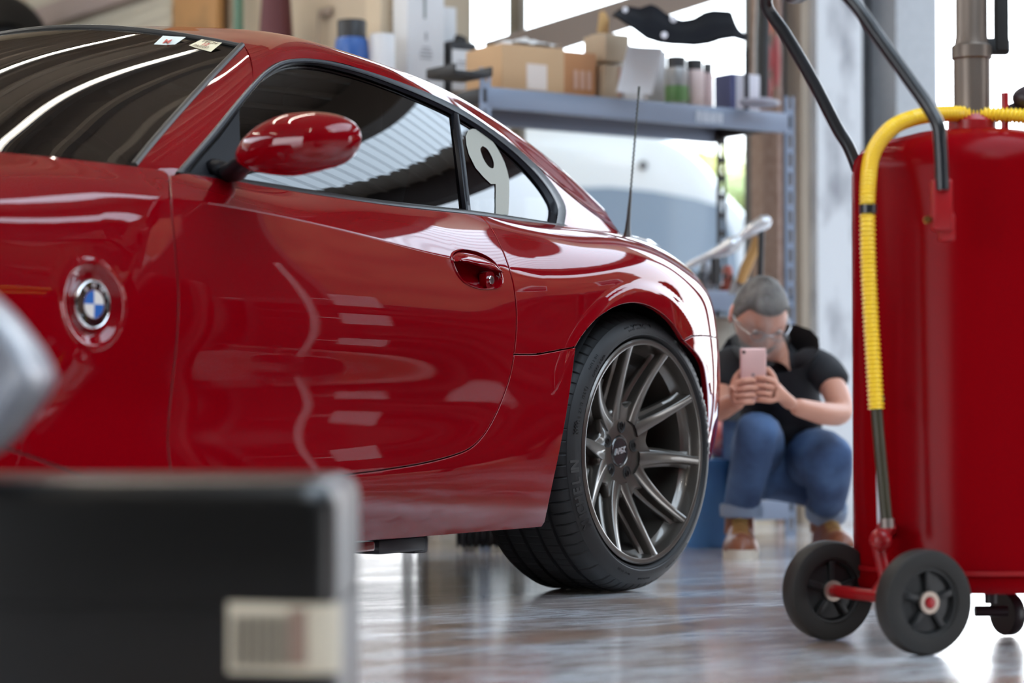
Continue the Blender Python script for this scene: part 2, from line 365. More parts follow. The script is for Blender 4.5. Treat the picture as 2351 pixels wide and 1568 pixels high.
# door handle recess outline
HD = [(1037, 592), (1042, 581), (1060, 574), (1085, 577), (1110, 586), (1130, 599), (1143, 616), (1150, 634), (1150, 650), (1143, 659), (1122, 662), (1095, 660), (1066, 646), (1048, 622)]
hpoly = [inv(*p) for p in cr(HD+[HD[0]], 4)[:-1]]
df_top = door_front[0]; dr_top = door_rear[0]
dpoly = door_front+[(x, t) for x, t in reversed(door_rear)]
dpoly += [(dr_top[0]+(df_top[0]-dr_top[0])*k/20, TB) for k in range(0, 20)] if False else [(x, TB-.001) for x in np.linspace(dr_top[0], df_top[0], 20)][1:-1]
door = panel('door', dpoly, f_side, RED, car, holes=[hpoly])
q_low = [(x, t) for x, t in door_rear[:jt+1]]
def ang_pt(a): return (.358*math.cos(math.radians(a)), .315+.352*math.sin(math.radians(a)))
# rear quarter: door seam, level seam, wheel arch, bumper seam, belt
bump_seam = [ar2[0], (ar2[0][0]+.05, t_of(ar2[0][0]+.05, ez[2]+.012)), (.52, t_of(.52, .60)), (.75, t_of(.75, .60))]
quarter = q_low+seam[1:]+ar1[1:]+bump_seam[1:]+[(.75, TB)]+list(reversed(top(dr_top[0]+.004, .73, 40)))
panel('rear_fender', quarter, f_side, RED, car, step=.014, dense=[(-.03, t_of(0, .40), .50, .0062)])
bumper = bump_seam+[(.75, .0)]+list(reversed(bot(.345, .74, 10)))+list(reversed(ar2))[:-1]
panel('rear_bumper', bumper, f_side, RED, car, step=.012)
# side skirt under the door, swelling out to the wheel
r0 = inv(1250, 1204)
skirt_edge = [inv(*p) for p in cr([(1322, 803), (1312, 880), (1300, 960), (1285, 1040), (1268, 1120), (1252, 1198)], 4)]
skirt = list(reversed([(x, t) for x, t in door_rear[jt:]]))+[(x, t) for x, t in seam[1:]]+skirt_edge[1:]+[(skirt_edge[-1][0], 0.)]+list(reversed(bot(-2.12, skirt_edge[-1][0]-.01, 40)))+[lowfront[-1]]+list(reversed(lowfront[1:-1]))+[inv(400, 1131)]
panel('side_skirt', skirt, f_side, RED, car, step=.016)
ff = [(x, t) for x, t in door_front[:-2]]+lowfront[1:]+front_arc(10, 168, 30)+[(-2.84, t_of(-2.84, .30)), (-2.86, 0.02), (-3.3, .02), (-3.34, TB)]+top(-3.3, df_top[0]-.003, 50)
panel('front_fender', ff, f_side, RED, car, step=.016, dense=dense_e)
# ---- dark inner shell behind the seams
def shell(name, x0, x1, t0, t1, ins, m, n=40, k=24, cond=None):
    mb = MB(); P = np.array([side(np.full(k, x), np.linspace(t0, t1, k), inset=ins) for x in np.linspace(x0, x1, n)])
    mb.grid(P); return mb
mb = shell('', -2.12, -.40, 0, TB, .045, BLKM)
mb.grid(np.array([side(np.full(12, x), np.linspace(t_of(x, .72), TB, 12), inset=.016) for x in np.linspace(-.40, .74, 24)]))
mb.grid(np.array([side(np.full(8, x), np.linspace(t_of(x, .86 if abs(x+2.495) < .37 else .3), TB, 8), inset=.016) for x in np.linspace(-3.3, -2.12, 30)]))
# floor pan and bulkheads
mb.box((-1.45, 0, .21), (3.3, 1.46, .05)); mb.box((.3, 0, .26), (.5, .9, .05)); mb.box((-.43, 0, .48), (.02, 1.62, .5)); mb.box((-2.1, 0, .48), (.02, 1.60, .5)); mb.box((.1, 0, .50), (1.0, 1.1, .5)); mb.box((-2.6, 0, .5), (1.1, 1.1, .5))
inner = mb.build('inner_body', BLKM, car, world=True)
# wheel wells
def well(xc, y1, r, a0=8, a1=172):
    mb = MB(); A = np.radians(np.linspace(a0, a1, 40)); P = []
    for a in A:
        x, z = xc+r*math.cos(a), .315+r*math.sin(a); y0 = side(x, t_of(x, max(z, .25)))[0, 1]+.016; P.append([(x, y, z) for y in (y0, y0*.5+y1*.5, y1)])
    return mb.grid(np.array(P))
wb = well(0, -.50, .375)
wb.grid(np.array([[(r*math.cos(a), -.50, .315+r*math.sin(a)) for r in (.05, .375)] for a in np.radians(np.linspace(-8, 188, 40))]))
wb.build('wheel_well', mat('liner', (.006, .006, .007), rough=.8), car, world=True)
# ---- side of the cabin (glass plane)
WBX = nspline([-1.75, -1.47, -1.2, -.9, -.5, -.15, 0, .15, .3, .5, .75]); WBV = np.array([.722, .728, .731, .730, .716, .686, .668, .645, .616, .56, .45])
def cab(X, Z, out=0):
    X = np.atleast_1d(np.asarray(X, float)); Z = np.atleast_1d(np.asarray(Z, float)); h = Z-.85
    y = WBX(X) @ WBV-(.42*h+.62*h*h)+out; return np.stack([X, -y, Z], 1)
def cinv(px, py):
    y = -.66
    for _ in range(16):
        p = ony(px, py, y); y = .35*y+.65*cab(p[0], p[2])[0, 1]
    return p[0], p[2]
def cpath(px, n=6): return np.array([cinv(*p) for p in cr(px, n)])
def cpts(px, n=6, out=0): q = cpath(px, n); return cab(q[:, 0], q[:, 1], out)
OUT = [(400, 395), (440, 350), (480, 304), (545, 225), (578, 188), (605, 162), (640, 141), (685, 134), (740, 138), (830, 160), (920, 190), (1000, 222), (1050, 247), (1100, 278), (1180, 337), (1240, 392), (1278, 440), (1296, 478), (1292, 517)]
INN = [(432, 399), (466, 357), (500, 319), (560, 243), (590, 206), (615, 179), (648, 157), (690, 149), (740, 153), (825, 174), (912, 206), (992, 240), (1043, 265), (1090, 292), (1160, 345), (1215, 398), (1250, 444), (1266, 480), (1262, 513)]
og = cpath(OUT, 5); ig = cpath(INN, 5)
def strip(outer, inner, prof):
    'prof: list of (share from outer to inner, lift)'
    n = 120; O = resamp(outer, n); I = resamp(inner, n); mb = MB(); P = []
    for s, l in prof:
        q = O*(1-s)+I*s; P.append(cab(q[:, 0], q[:, 1], l))
    mb.grid(np.array(P)); return mb
GUN = mat('satin_trim', (.009, .009, .012), rough=.26, spec=.12)
strip(og, ig, [(-.02, -.012), (0, .004), (.06, .0065), (.30, .0045), (.55, .004), (.60, .006), (.66, .006), (.70, .003), (.95, -.004), (1.0, -.014)]).build('window_frame', GUN, car, world=True, angle=25)
# ---- glass
GLS = tinted('side_glass', (.030, .034, .036), f0=1.7)
GLQ = tinted('quarter_glass', (.10, .115, .12), f0=1.75)
BLT = [(430, 401), (560, 418), (700, 440), (870, 466), (1075, 488), (1180, 503), (1264, 515)]
bl = [tuple(q) for q in cpath(BLT, 5)]
f_cab = lambda X, Z: cab(X, Z, -.008)
div_f = [cinv(1044, 262), cinv(1071, 487)]
iw = [tuple(q) for q in ig]
kf = min(range(len(iw)), key=lambda i: math.hypot(iw[i][0]-div_f[0][0], iw[i][1]-div_f[0][1])); kb = min(range(len(bl)), key=lambda i: math.hypot(bl[i][0]-div_f[1][0], bl[i][1]-div_f[1][1]))
panel('door_window', iw[:kf+1]+list(reversed(bl[:kb+1])), f_cab, GLS, car, step=.03, rim=False)
panel('quarter_window', iw[kf:]+list(reversed(bl[kb:])), f_cab, GLQ, car, step=.03, rim=False)
# divider strip between the panes
L = resamp(cpath([(1040, 256), (1054, 360), (1069, 486)], 6), 20); Rr = resamp(cpath([(1051, 262), (1066, 365), (1080, 488)], 6), 20); mb = MB()
mb.grid(np.array([cab((L*(1-s)+Rr*s)[:, 0], (L*(1-s)+Rr*s)[:, 1], l) for s, l in [(0, -.012), (0, .002), (.2, .0045), (.8, .0045), (1, .002), (1, -.012)]])); mb.build('window_divider', GUN, car, world=True, angle=30)
# belt moulding along the foot of the glass
q = resamp(cpath([(405, 398), (560, 416), (700, 438), (870, 463), (1075, 486), (1180, 501), (1296, 519)], 5), 80); mb = MB(); P = []
for dz, l in [(-.014, -.010), (-.012, .006), (-.006, .0105), (.000, .009), (.004, .003), (.005, -.012)]: P.append(cab(q[:, 0], q[:, 1]+dz, l))
mb.grid(np.array(P)); mb.build('belt_moulding', BLK, car, world=True, angle=30)
# mirror sail (black triangle at the foot of the pillar)
sail = [(436, 399), (466, 360), (505, 316), (552, 250), (553, 300), (554, 360), (556, 414), (500, 408)]
sp = [cinv(*p) for p in sail]
panel('mirror_sail', sp, lambda X, Z: cab(X, Z, -.002), mat('sail_plastic', (.008, .008, .010), rough=.42, spec=.12), car, step=.02, gap=.001, depth=.01)
# ---- windscreen, pillar, roof
WSE = [(304, 383), (330, 350), (362, 312), (420, 246), (485, 176), (552, 107)]          # left edge of the screen
def wy(z): return .680-.56*(z-.87)-.1*(z-.87)**2*4
def winv(px, py):
    y = -.6
    for _ in range(14):
        p = ony(px, py, y); y = .4*y-.6*wy(p[2])
    return p
we = np.array([winv(*p) for p in cr(WSE, 6)]); we = resamp(we, 30)
base, head = we[0], we[-1]
nW = 41; S_ = np.linspace(-1, 1, nW); P = []
for k, e in enumerate(we):
    v = k/(len(we)-1); bul = .30*(1-v)+.14*v; crn = .045*(1-v)+.056*v+.03*math.sin(math.pi*v); P.append([(e[0]-bul*(1-abs(s)**2.2), s*abs(e[1]), e[2]+crn*(1-abs(s)**2.2)) for s in S_])
WSP = np.array(P)
wsm = tinted('windscreen_glass', (.035, .04, .038), f0=1.62)
MB().grid(WSP).build('windscreen', wsm, car, world=True, angle=80)
# moulding around the screen
def offcurve(P, r, name, m): return MB().tube([tuple(p) for p in P], r, n=8).build(name, m, car, world=True)
mo = MB(); eg = [tuple(p+np.array([0, -.004, .002])) for p in we]; mo.tube(eg, .007, n=8); hd = [tuple(p) for p in WSP[-1]]; mo.tube(hd, .007, n=8)
eg2 = [tuple(p*np.array([1, -1, 1])) for p in eg]; mo.tube(eg2, .007, n=8); mo.build('windscreen_moulding', mat('grey_rubber', (.05, .048, .044), rough=.4), car, world=True)
cw_ = MB(); P = []
for dx, dz in ((.0, .0), (-.03, -.004), (-.10, -.02), (-.16, -.05)): P.append([(p[0]+dx, p[1]*1.0, p[2]+dz) for p in WSP[0]])
cw_.grid(np.array(P)); cw_.build('cowl', BLKM, car, world=True)
# pillar: from the screen edge out to the frame
ko = min(range(len(og)), key=lambda i: abs(og[i][0]-cinv(585, 181)[0])+abs(og[i][1]-cinv(585, 181)[1]))
Oc = cab(og[:, 0], og[:, 1], .004)
To = resamp(Oc[:ko+1], 30); Ti = np.array([p+np.array([.004, -.010, .002]) for p in we])
def bulge(a, b, n, amt, nrm=(0, -1, .35)):
    nv = np.array(nrm)/np.linalg.norm(nrm); return [a*(1-s)+b*s+nv*amt*4*s*(1-s) for s in np.linspace(0, 1, n)]
P = [[*(np.array([a+np.array([.0, .012, -.010])])), *bulge(a, b, 9, .003+.004*k/29), b+np.array([.002, .006, -.012])] for k, (a, b) in enumerate(zip(Ti, To))]
P = [[tuple(np.array(q)+np.array([-.030, -.004, -.035])) for q in P[0]]]+P
MB().grid(np.array(P)).build('front_pillar', RED, car, world=True, angle=50)
# fill from the pillar foot down to the fender crest
cr_ = side(np.linspace(-2.05, -1.46, 20), np.full(20, TB)); 
# roof: sections from the window frame up over to the far side
RP = [(578, 188), (605, 162), (640, 141), (740, 138), (830, 160), (920, 190), (1000, 222), (1050, 247), (1100, 278), (1180, 337), (1237, 386), (1300, 441), (1360, 489), (1418, 532)]
rail = []; ogc = cpath(OUT, 12)
for p in RP:
    c = cinv(*p); rail.append(cab(c[0], c[1], .004)[0])
ZCX = [-1.55, -1.3, -1.1, -.9, -.7, -.5, -.25, 0, .25, .45, .6, .75]; ZCV = [1.21, 1.238, 1.252, 1.256, 1.250, 1.235, 1.200, 1.150, 1.080, 1.010, .955, .905]
zc = lambda x: float((nspline(ZCX)(x) @ np.array(ZCV))[0])
secs = []
hc = WSP[-1][nW//2]
for k, p in enumerate(rail):
    wv = abs(p[1])
    xs = p[0]+(.02 if k > 5 else 0)
    cx = p[0]-(.12 if k < 3 else .10 if k < 5 else .05)*(1 if k < 9 else .5)
    cx += .05*(k-8) if k > 8 else 0
    z1 = zc(cx); H = z1-p[2]
    if k == 0:
        hz = lambda s, p=p.copy(): (p*(1-s/.15)+(head+np.array([.006, -.002, .006]))*(s/.15)+np.array([0, -.008, .006])*math.sin(math.pi*s/.15) if s < .15 else np.array([np.interp((s-.15)/.85*.5, np.linspace(0, 1, nW), WSP[-1][:, c]) for c in range(3)])+np.array([.008, 0, .006]))
        p0_ = p.copy(); hz0 = hz; pts = [hz(s) for s in (0, .04, .10, .22, .42, .66, 1.0)]
    else:
        pts = [p, p+np.array([(cx-p[0])*.04, .022, .026 if k < 6 else .020+.0*H]), np.array([p[0]+(cx-p[0])*.20, -wv*.88, p[2]+H*.52]), np.array([p[0]+(cx-p[0])*.42, -wv*.72, p[2]+H*.735]),
               np.array([p[0]+(cx-p[0])*.68, -wv*.5, p[2]+H*.88]), np.array([p[0]+(cx-p[0])*.88, -wv*.28, p[2]+H*.965]), np.array([cx, 0, z1])]
    half = np.array(pts); full = np.vstack([half, half[-2::-1]*np.array([1, -1, 1])]); secs.append(full)
for k, g in ((1, .30), (2, .58)):
    L_ = secs[0]*(1-g)+secs[3]*g; dl = secs[k][0]-L_[0]; wt = [1, .72, .34, .04, 0, 0, 0]; wt = wt+wt[-2::-1]
    secs[k] = np.array([L_[i]+dl*(1, 1 if i < 7 else -1, 1)*wt[i] for i in range(13)])
SEC = np.array(secs); kt = np.r_[0, np.cumsum(np.linalg.norm(np.diff(SEC[:, 2], axis=0), axis=1))]
ks = np.array([0, .04, .10, .22, .42, .66, 1.0]); ks = np.r_[ks, 2-ks[-2::-1]]
fu, fv = nspline(kt), nspline(ks); UU = np.linspace(0, kt[-1], 110); VV = np.concatenate([np.linspace(0, .12, 10), np.linspace(.14, 1.86, 50), np.linspace(1.88, 2, 10)])
RG = np.einsum('ui,vj,ijk->uvk', fu(UU), fv(VV), SEC)
ex = np.array([hz0(v if v <= 1 else 2-v)*np.array([1, 1 if v <= 1 else -1, 1]) for v in VV]); dlt = ex-RG[0]
for i in range(10): RG[i] += dlt*(1-i/10)**2
MB().grid(RG).build('roof', RED, car, world=True, angle=60)
# rear deck between the flank crest and the hatch
dk = MB(); xs = np.linspace(dr_top[0]+.2, .748, 40); fl = side(xs, np.full(40, TB)); P = []
for p in fl:
    P.append([p+np.array([0, 0, 0]), p*np.array([1, .97, 1])+np.array([0, 0, .004]), p*np.array([1, .9, 1])+np.array([0, 0, .006]), np.array([p[0], 0, p[2]+.012])])
dk.grid(np.array(P)); dk.build('tail_deck', RED, car, world=True, angle=60)
# bonnet
hx = np.linspace(-3.34, -1.62, 50); fl = side(hx, np.full(50, TB)); P = []
for p in fl:
    yy = abs(p[1]); u = (p[0]+3.34)/1.72
    row = []
    for s in np.linspace(1, -1, 31):
        row.append((p[0]-.10*(1-s*s)*u**3, -yy*s, p[2]+.0+(.05-.02*u)*(1-abs(s)**2)-.012*u*math.exp(-((abs(s)-.86)/.07)**2)))
    P.append(row)
MB().grid(np.array(P)).build('bonnet', RED, car, world=True, angle=60)
# far flank, nose and tail skins (mirrored body)
fb_ = MB(); P = np.array([side(np.full(30, x), np.linspace(0, TB, 30)) for x in np.linspace(-3.34, .75, 150)]); P[:, :, 1] *= -1
n = len(P)
fc = []
for i in range(n-1):
    for j in range(29):
        c = (P[i, j]+P[i+1, j+1])/2
        if math.hypot(c[0], c[2]-.315) < .36 or math.hypot(c[0]+2.495, c[2]-.315) < .36: continue
        fc.append((i*30+j, i*30+j+1, (i+1)*30+j+1, (i+1)*30+j))
fb_.add(P.reshape(-1, 3), fc); fb_.build('far_flank', RED, car, world=True, angle=60)
for nm, x, bx in (('nose', -3.34, -.10), ('tail', .75, .03)):
    e = side(np.full(24, x), np.linspace(0, TB, 24)); mb = MB(); mb.grid(np.array([[(q[0]+bx*(1-s*s), q[1]*s, q[2]) for s in np.linspace(1, -1, 25)] for q in e])); mb.build(nm, RED, car, world=True)
fg = MB(); g2 = cab(og[:, 0], og[:, 1], -.006)*np.array([1, -1, 1]); g3 = np.array([[q[0], 0, 0] for q in g2])
bb = resamp(cab(np.linspace(og[0][0], og[-1][0], 40), np.full(40, .845), -.006)*np.array([1, -1, 1]), 60); tt = resamp(g2, 60)
fg.grid(np.array([bb, bb*.5+tt*.5+np.array([0, .012, 0]), tt])); fg.build('far_window', GLQ, car, world=True)

# rear pillar behind the quarter window
kr = min(range(len(og)), key=lambda i: math.hypot(og[i][0]-cinv(1230, 382)[0], og[i][1]-cinv(1230, 382)[1]))
r2 = [cinv(*p) for p in cr([(1234, 383), (1300, 440), (1360, 488), (1420, 533)], 5)]
bx = [cinv(*p) for p in cr([(1432, 548), (1380, 543), (1292, 527)], 5)]
panel('rear_pillar', [tuple(q) for q in og[kr:][::-1]]+r2[1:]+bx, lambda X, Z: cab(X, Z, .002), RED, car, step=.012, gap=.0008, depth=.008)
# ---- door handle in its bowl
H0 = side(*inv(1095, 618))[0]; HP = np.array([inv(*p) for p in cr(HD+[HD[0]], 4)[:-1]]); hcn = HP.mean(0); P = []
for s, d in [(1.0, .001), (.99, .004), (.95, .012), (.84, .020), (.6, .027), (.3, .030), (.02, .031)]:
    q = hcn+(HP-hcn)*s; P.append(side(q[:, 0], q[:, 1], inset=d))
MB().grid(np.array(P), closev=True).build('handle_bowl', RED, car, world=True, angle=50)
P = []
for s, d in [(1.065, .001), (1.05, -.0025), (1.025, -.0030), (1.00, -.001), (.985, .004)]:
    q = hcn+(HP-hcn)*s; P.append(side(q[:, 0], q[:, 1], inset=d))
MB().grid(np.array(P), closev=True).build('handle_surround', RED, car, world=True, angle=60)
fl_u = [(1040, 600), (1041, 588), (1052, 579), (1078, 580), (1106, 589), (1128, 602), (1140, 617), (1148, 623), (1148, 626)]; fl_l = [(1040, 601), (1060, 601), (1085, 607), (1110, 614), (1130, 620), (1148, 626)]
fu_ = resamp(np.array([inv(*p) for p in cr(fl_u, 5)]), 30); fl_ = resamp(np.array([inv(*p) for p in cr(fl_l, 5)]), 30); P = []
for s, d in [(0, .006), (.02, -.001), (.2, -.006), (.45, -.0095), (.7, -.011), (.88, -.0095), (.97, -.006), (1, .0), (.97, .008), (.6, .012)]:
    q = fu_*(1-s)+fl_*s; P.append(side(q[:, 0], q[:, 1], inset=d))
hd_ = MB().grid(np.array(P)).build('door_handle', RED, car, world=True, angle=50)
lk = side(*inv(1130, 643), inset=.012)[0]; lm = MB(); Mf = frame(lk, (0, -1, .02), (0, .25, 1))
lm.prism([(.018*math.copysign(abs(math.cos(q))**.5, math.cos(q)), .016*math.copysign(abs(math.sin(q))**.5, math.sin(q))) for q in np.linspace(0, 2*math.pi, 24, endpoint=False)], -.01, .007, M=Mf)
lb = lm.build('lock_housing', RED, car, world=True, angle=30)
lm = MB(); lm.lathe([(.0001, .012), (.0085, .012), (.0095, .011), (.0095, .004)], 24, M=Mf).build('lock_cylinder', CHR, lb, world=True)
MB().box((0, 0, .0123), (.009, .0015, .0006), M=Mf).build('key_slot', BLKM, lb, world=True)
# ---- roundel on the fender
ec = side(EMB[0], t_of(*EMB))[0]; nE = np.array([0, -1, .02]); Me = frame(ec, nE, (0, 0, 1)) @ Matrix.Rotation(math.pi, 4, 'Z')
Me = frame(ec, (0, -1, 0), (0, 0, 1)); Me = Matrix(((1, 0, 0, ec[0]), (0, 0, -1, ec[1]), (0, 1, 0, ec[2]), (0, 0, 0, 1)))       # local X rearwards, local Y up, local Z out
eb = MB().lathe([(.0440, -.010), (.0440, .006), (.0425, .0105), (.0400, .0125), (.0385, .0118), (.0380, .0100)], 64, M=Me).build('roundel', CHR, car, world=True, angle=60)
MB().lathe([(.0385, .0100), (.0375, .0112), (.0250, .0128), (.0245, .0128)], 64, M=Me).build('black_ring', mat('enamel_black', (.006, .006, .007), rough=.06, coat=1), eb, world=True)
rr = .0235
for nm, q0, c in (('blue_quarter', 90, (.02, .13, .42)), ('white_quarter', 0, (.72, .68, .62)), ('blue_quarter', 270, (.02, .13, .42)), ('white_quarter', 180, (.72, .68, .62))):
    A = np.radians(np.linspace(q0, q0+90, 14)); mb = MB()
    mb.grid(np.array([[(r*math.cos(q), r*math.sin(q), .0132-.8*r*r) for q in A] for r in (.0002, .008, .016, rr)]), M=Me); mb.build(nm, mat('enamel_'+nm, c, rough=.06, coat=1), eb, world=True)
MB().lathe([(.0234, .0122), (.0240, .0134), (.0248, .0134), (.0254, .0124)], 48, M=Me).build('inner_ring', CHR, eb, world=True)
lt = MB()
for ch, an in (('B', 128), ('M', 90), ('W', 52)):
    v, f = text_mesh(ch, .0125, .0004, bold=.0004); q = math.radians(an); lt.add(v, f, M=Me @ Matrix.Translation((.0315*math.cos(q), .0315*math.sin(q), .0125)) @ Matrix.Rotation(q-math.pi/2, 4, 'Z'))
lt.build('roundel_letters', mat('silver_letter', (.8, .8, .8), rough=.2, metal=.6), eb, world=True, smooth=False)
# ---- mirror
mc = ony(687, 333, -.965)
mx_ = Vector((.18, -.98, .0)).normalized()                     # long axis, outwards
my_ = Vector((0, 0, 1)); mz_ = mx_.cross(my_).normalized()      # mz_ : rear/forward axis
if mz_.x > 0: mz_ = -mz_                                        # towards the front of the car
Mm = Matrix(((mx_.x, my_.x, mz_.x, mc[0]), (mx_.y, my_.y, mz_.y, mc[1]), (mx_.z, my_.z, mz_.z, mc[2]), (0, 0, 0, 1)))
P = []; NA, NB = 56, 34
for i in range(NA+1):
    u = -1+2*i/NA                                               # inner tip to outer end
    xx = u*.126
    a = max(1e-4, 1-abs(u)**2.3) if u > 0 else max(1e-4, 1-abs(u)**1.9)
    h = .0575*a**(.48 if u > 0 else .62); dp = .078*a**.50; cz = .006*u-.014*(u < 0)*u*u
    lowc = -.006*(1-abs(u+.1))
    row = []
    for q in np.linspace(0, 2*math.pi, NB, endpoint=False):
        c, s_ = math.cos(q), math.sin(q); yy = h*math.copysign(abs(s_)**.88, s_); zz = dp*math.copysign(abs(c)**.9, c)
        if zz < 0: zz *= .35
        if yy < 0: yy *= .86; 
        row.append((xx, cz+yy+lowc*(yy < 0)*min(1, -yy/.03), zz))
    P.append(row)
mir = MB().grid(np.array(P), closev=True, M=Mm).build('wing_mirror', RED, car, world=True, angle=70)
gl = MB(); gl.prism([(.104*math.cos(q), .046*math.copysign(abs(math.sin(q))**.8, math.sin(q))) for q in np.linspace(0, 2*math.pi, 32, endpoint=False)], -.030, -.027, M=Mm); gl.build('mirror_glass', CHR, mir, world=True, angle=30)
sk = MB(); a0 = cab(*cinv(500, 385))[0]; a1 = np.array(Mm @ Vector((-.085, -.022, .012))); sk.tube(cr([a0+np.array([0, .01, 0]), a0+np.array([0, -.03, -.012]), (a0+a1)/2+np.array([0, 0, -.012]), a1, a1+np.array([.0, -.05, -.008])], 5), [.030]*4+[.026]*6+[.023]*6+[.018]*5, n=16, flat=.62)
sk.build('mirror_foot', mat('sail_plastic'), mir, world=True)
# ---- aerial
ab = ony(1440, 538, -.62); at_ = ony(1467.5, 199, -.62); ab = np.array(ab); mb = MB(); ax = (at_-ab)
fr_ = lambda s: tuple(ab+ax*s)
aer = MB().tube([fr_(-.02), fr_(.0), fr_(.03), fr_(.10), fr_(.20), fr_(.30)], [.011, .0095, .0072, .0052, .0042, .0030], n=12).build('aerial', mat('aerial_rubber', (.03, .024, .02), rough=.4), car, world=True)
mb = MB(); mb.tube([fr_(s) for s in np.linspace(.29, 1, 30)], [.0021]*27+[.0032, .0033, .0032], n=8)
hx_ = []; ux = np.array([1, 0, 0.]); uy = np.array([0, 1, 0.])
for s in np.linspace(.30, .93, 240): hx_.append(tuple(ab+ax*s+.0022*(ux*math.cos(s*210)+uy*math.sin(s*210))))
mb.tube(hx_, .0013, n=5); mb.build('mast', mat('mast_black', (.012, .02, .018), rough=.35), aer, world=True)
# ---- stickers at the head of the windscreen
def on_screen(px, py, lift=.004):
    best = None; r = ray(px, py); 
    pl = WSP.reshape(-1, 3); d = pl-CAM; t = d@r/(r@r); e = np.linalg.norm(d-np.outer(t, r), axis=1); i = np.argsort(e)[:6]; w_ = 1/(e[i]+1e-5); tt = (t[i]*w_).sum()/w_.sum(); return CAM+r*(tt-lift/np.linalg.norm(r)*1.0)
def decal(name, px, m, n=8):
    c = [on_screen(*p) for p in px]; P = [[(c[0]*(1-a)+c[1]*a)*(1-b)+(c[3]*(1-a)+c[2]*a)*b for a in np.linspace(0, 1, n)] for b in np.linspace(0, 1, n)]
    return MB().grid(np.array(P)).build(name, m, car, world=True), c
d1, c1 = decal('inspection_sticker', [(374, 82), (427, 85), (399, 104), (353, 102)], mat('sticker_white', (.72, .78, .74), rough=.5))
d2, c2 = decal('tech_sticker', [(463, 90), (510, 98), (484, 119), (432, 105)], mat('sticker_yellow', (.80, .72, .50), rough=.5))
def stext(c, rows, par, m, lift=.002, name='sticker_print'):
    X_ = (c[1]-c[0]); Y_ = (c[0]-c[3]); o = c[3]; mb = MB(); lf = (CAM-c[0]); lf = lf/np.linalg.norm(lf)*lift
    for s, u, v_, sz in rows:
        v, f = text_mesh(s, 1.0, 0.0, bold=.02); vv = [tuple(o+X_*(u+p[0]*sz[0])+Y_*(v_+p[1]*sz[1])+lf) for p in v]; mb.add(vv, f)
    return mb.build(name, m, par, world=True, smooth=False)
stext(c2, [('TECH', .5, .82, (.30, .36)), ('PASSED', .5, .18, (.22, .34))], d2, mat('print_dark', (.25, .19, .12), rough=.6))
stext(c2, [('12', .5, .50, (.32, .42))], d2, mat('print_red', (.55, .10, .08), rough=.6))
stext(c1, [('M', .42, .40, (.4, .6))], d1, mat('print_red'))
# ---- number nine on the quarter glass
n9o = [(1074, 313), (1080, 299), (1090, 295), (1102, 297), (1113, 301), (1126, 312), (1139, 328), (1148, 342), (1155, 355), (1164, 374), (1170, 393), (1174, 412), (1174, 450), (1172, 493), (1143, 491), (1143, 455), (1143, 422), (1132, 422), (1116, 407), (1097, 385), (1082, 355), (1076, 333)]
n9i = [(1113, 335), (1122, 340), (1134, 359), (1139, 376), (1137, 386), (1128, 383), (1116, 366), (1110, 351), (1108, 341)]
nn = panel('number_nine', [cinv(*p) for p in n9o], lambda X, Z: cab(X, Z, -.006), mat('frosted_vinyl', (.33, .325, .28), rough=.6, spec=.1), car, step=.01, holes=[[cinv(*p) for p in cr(n9i+[n9i[0]], 3)[:-1]]], rim=False)
nn['label'] = 'pale frosted number nine on the quarter window'
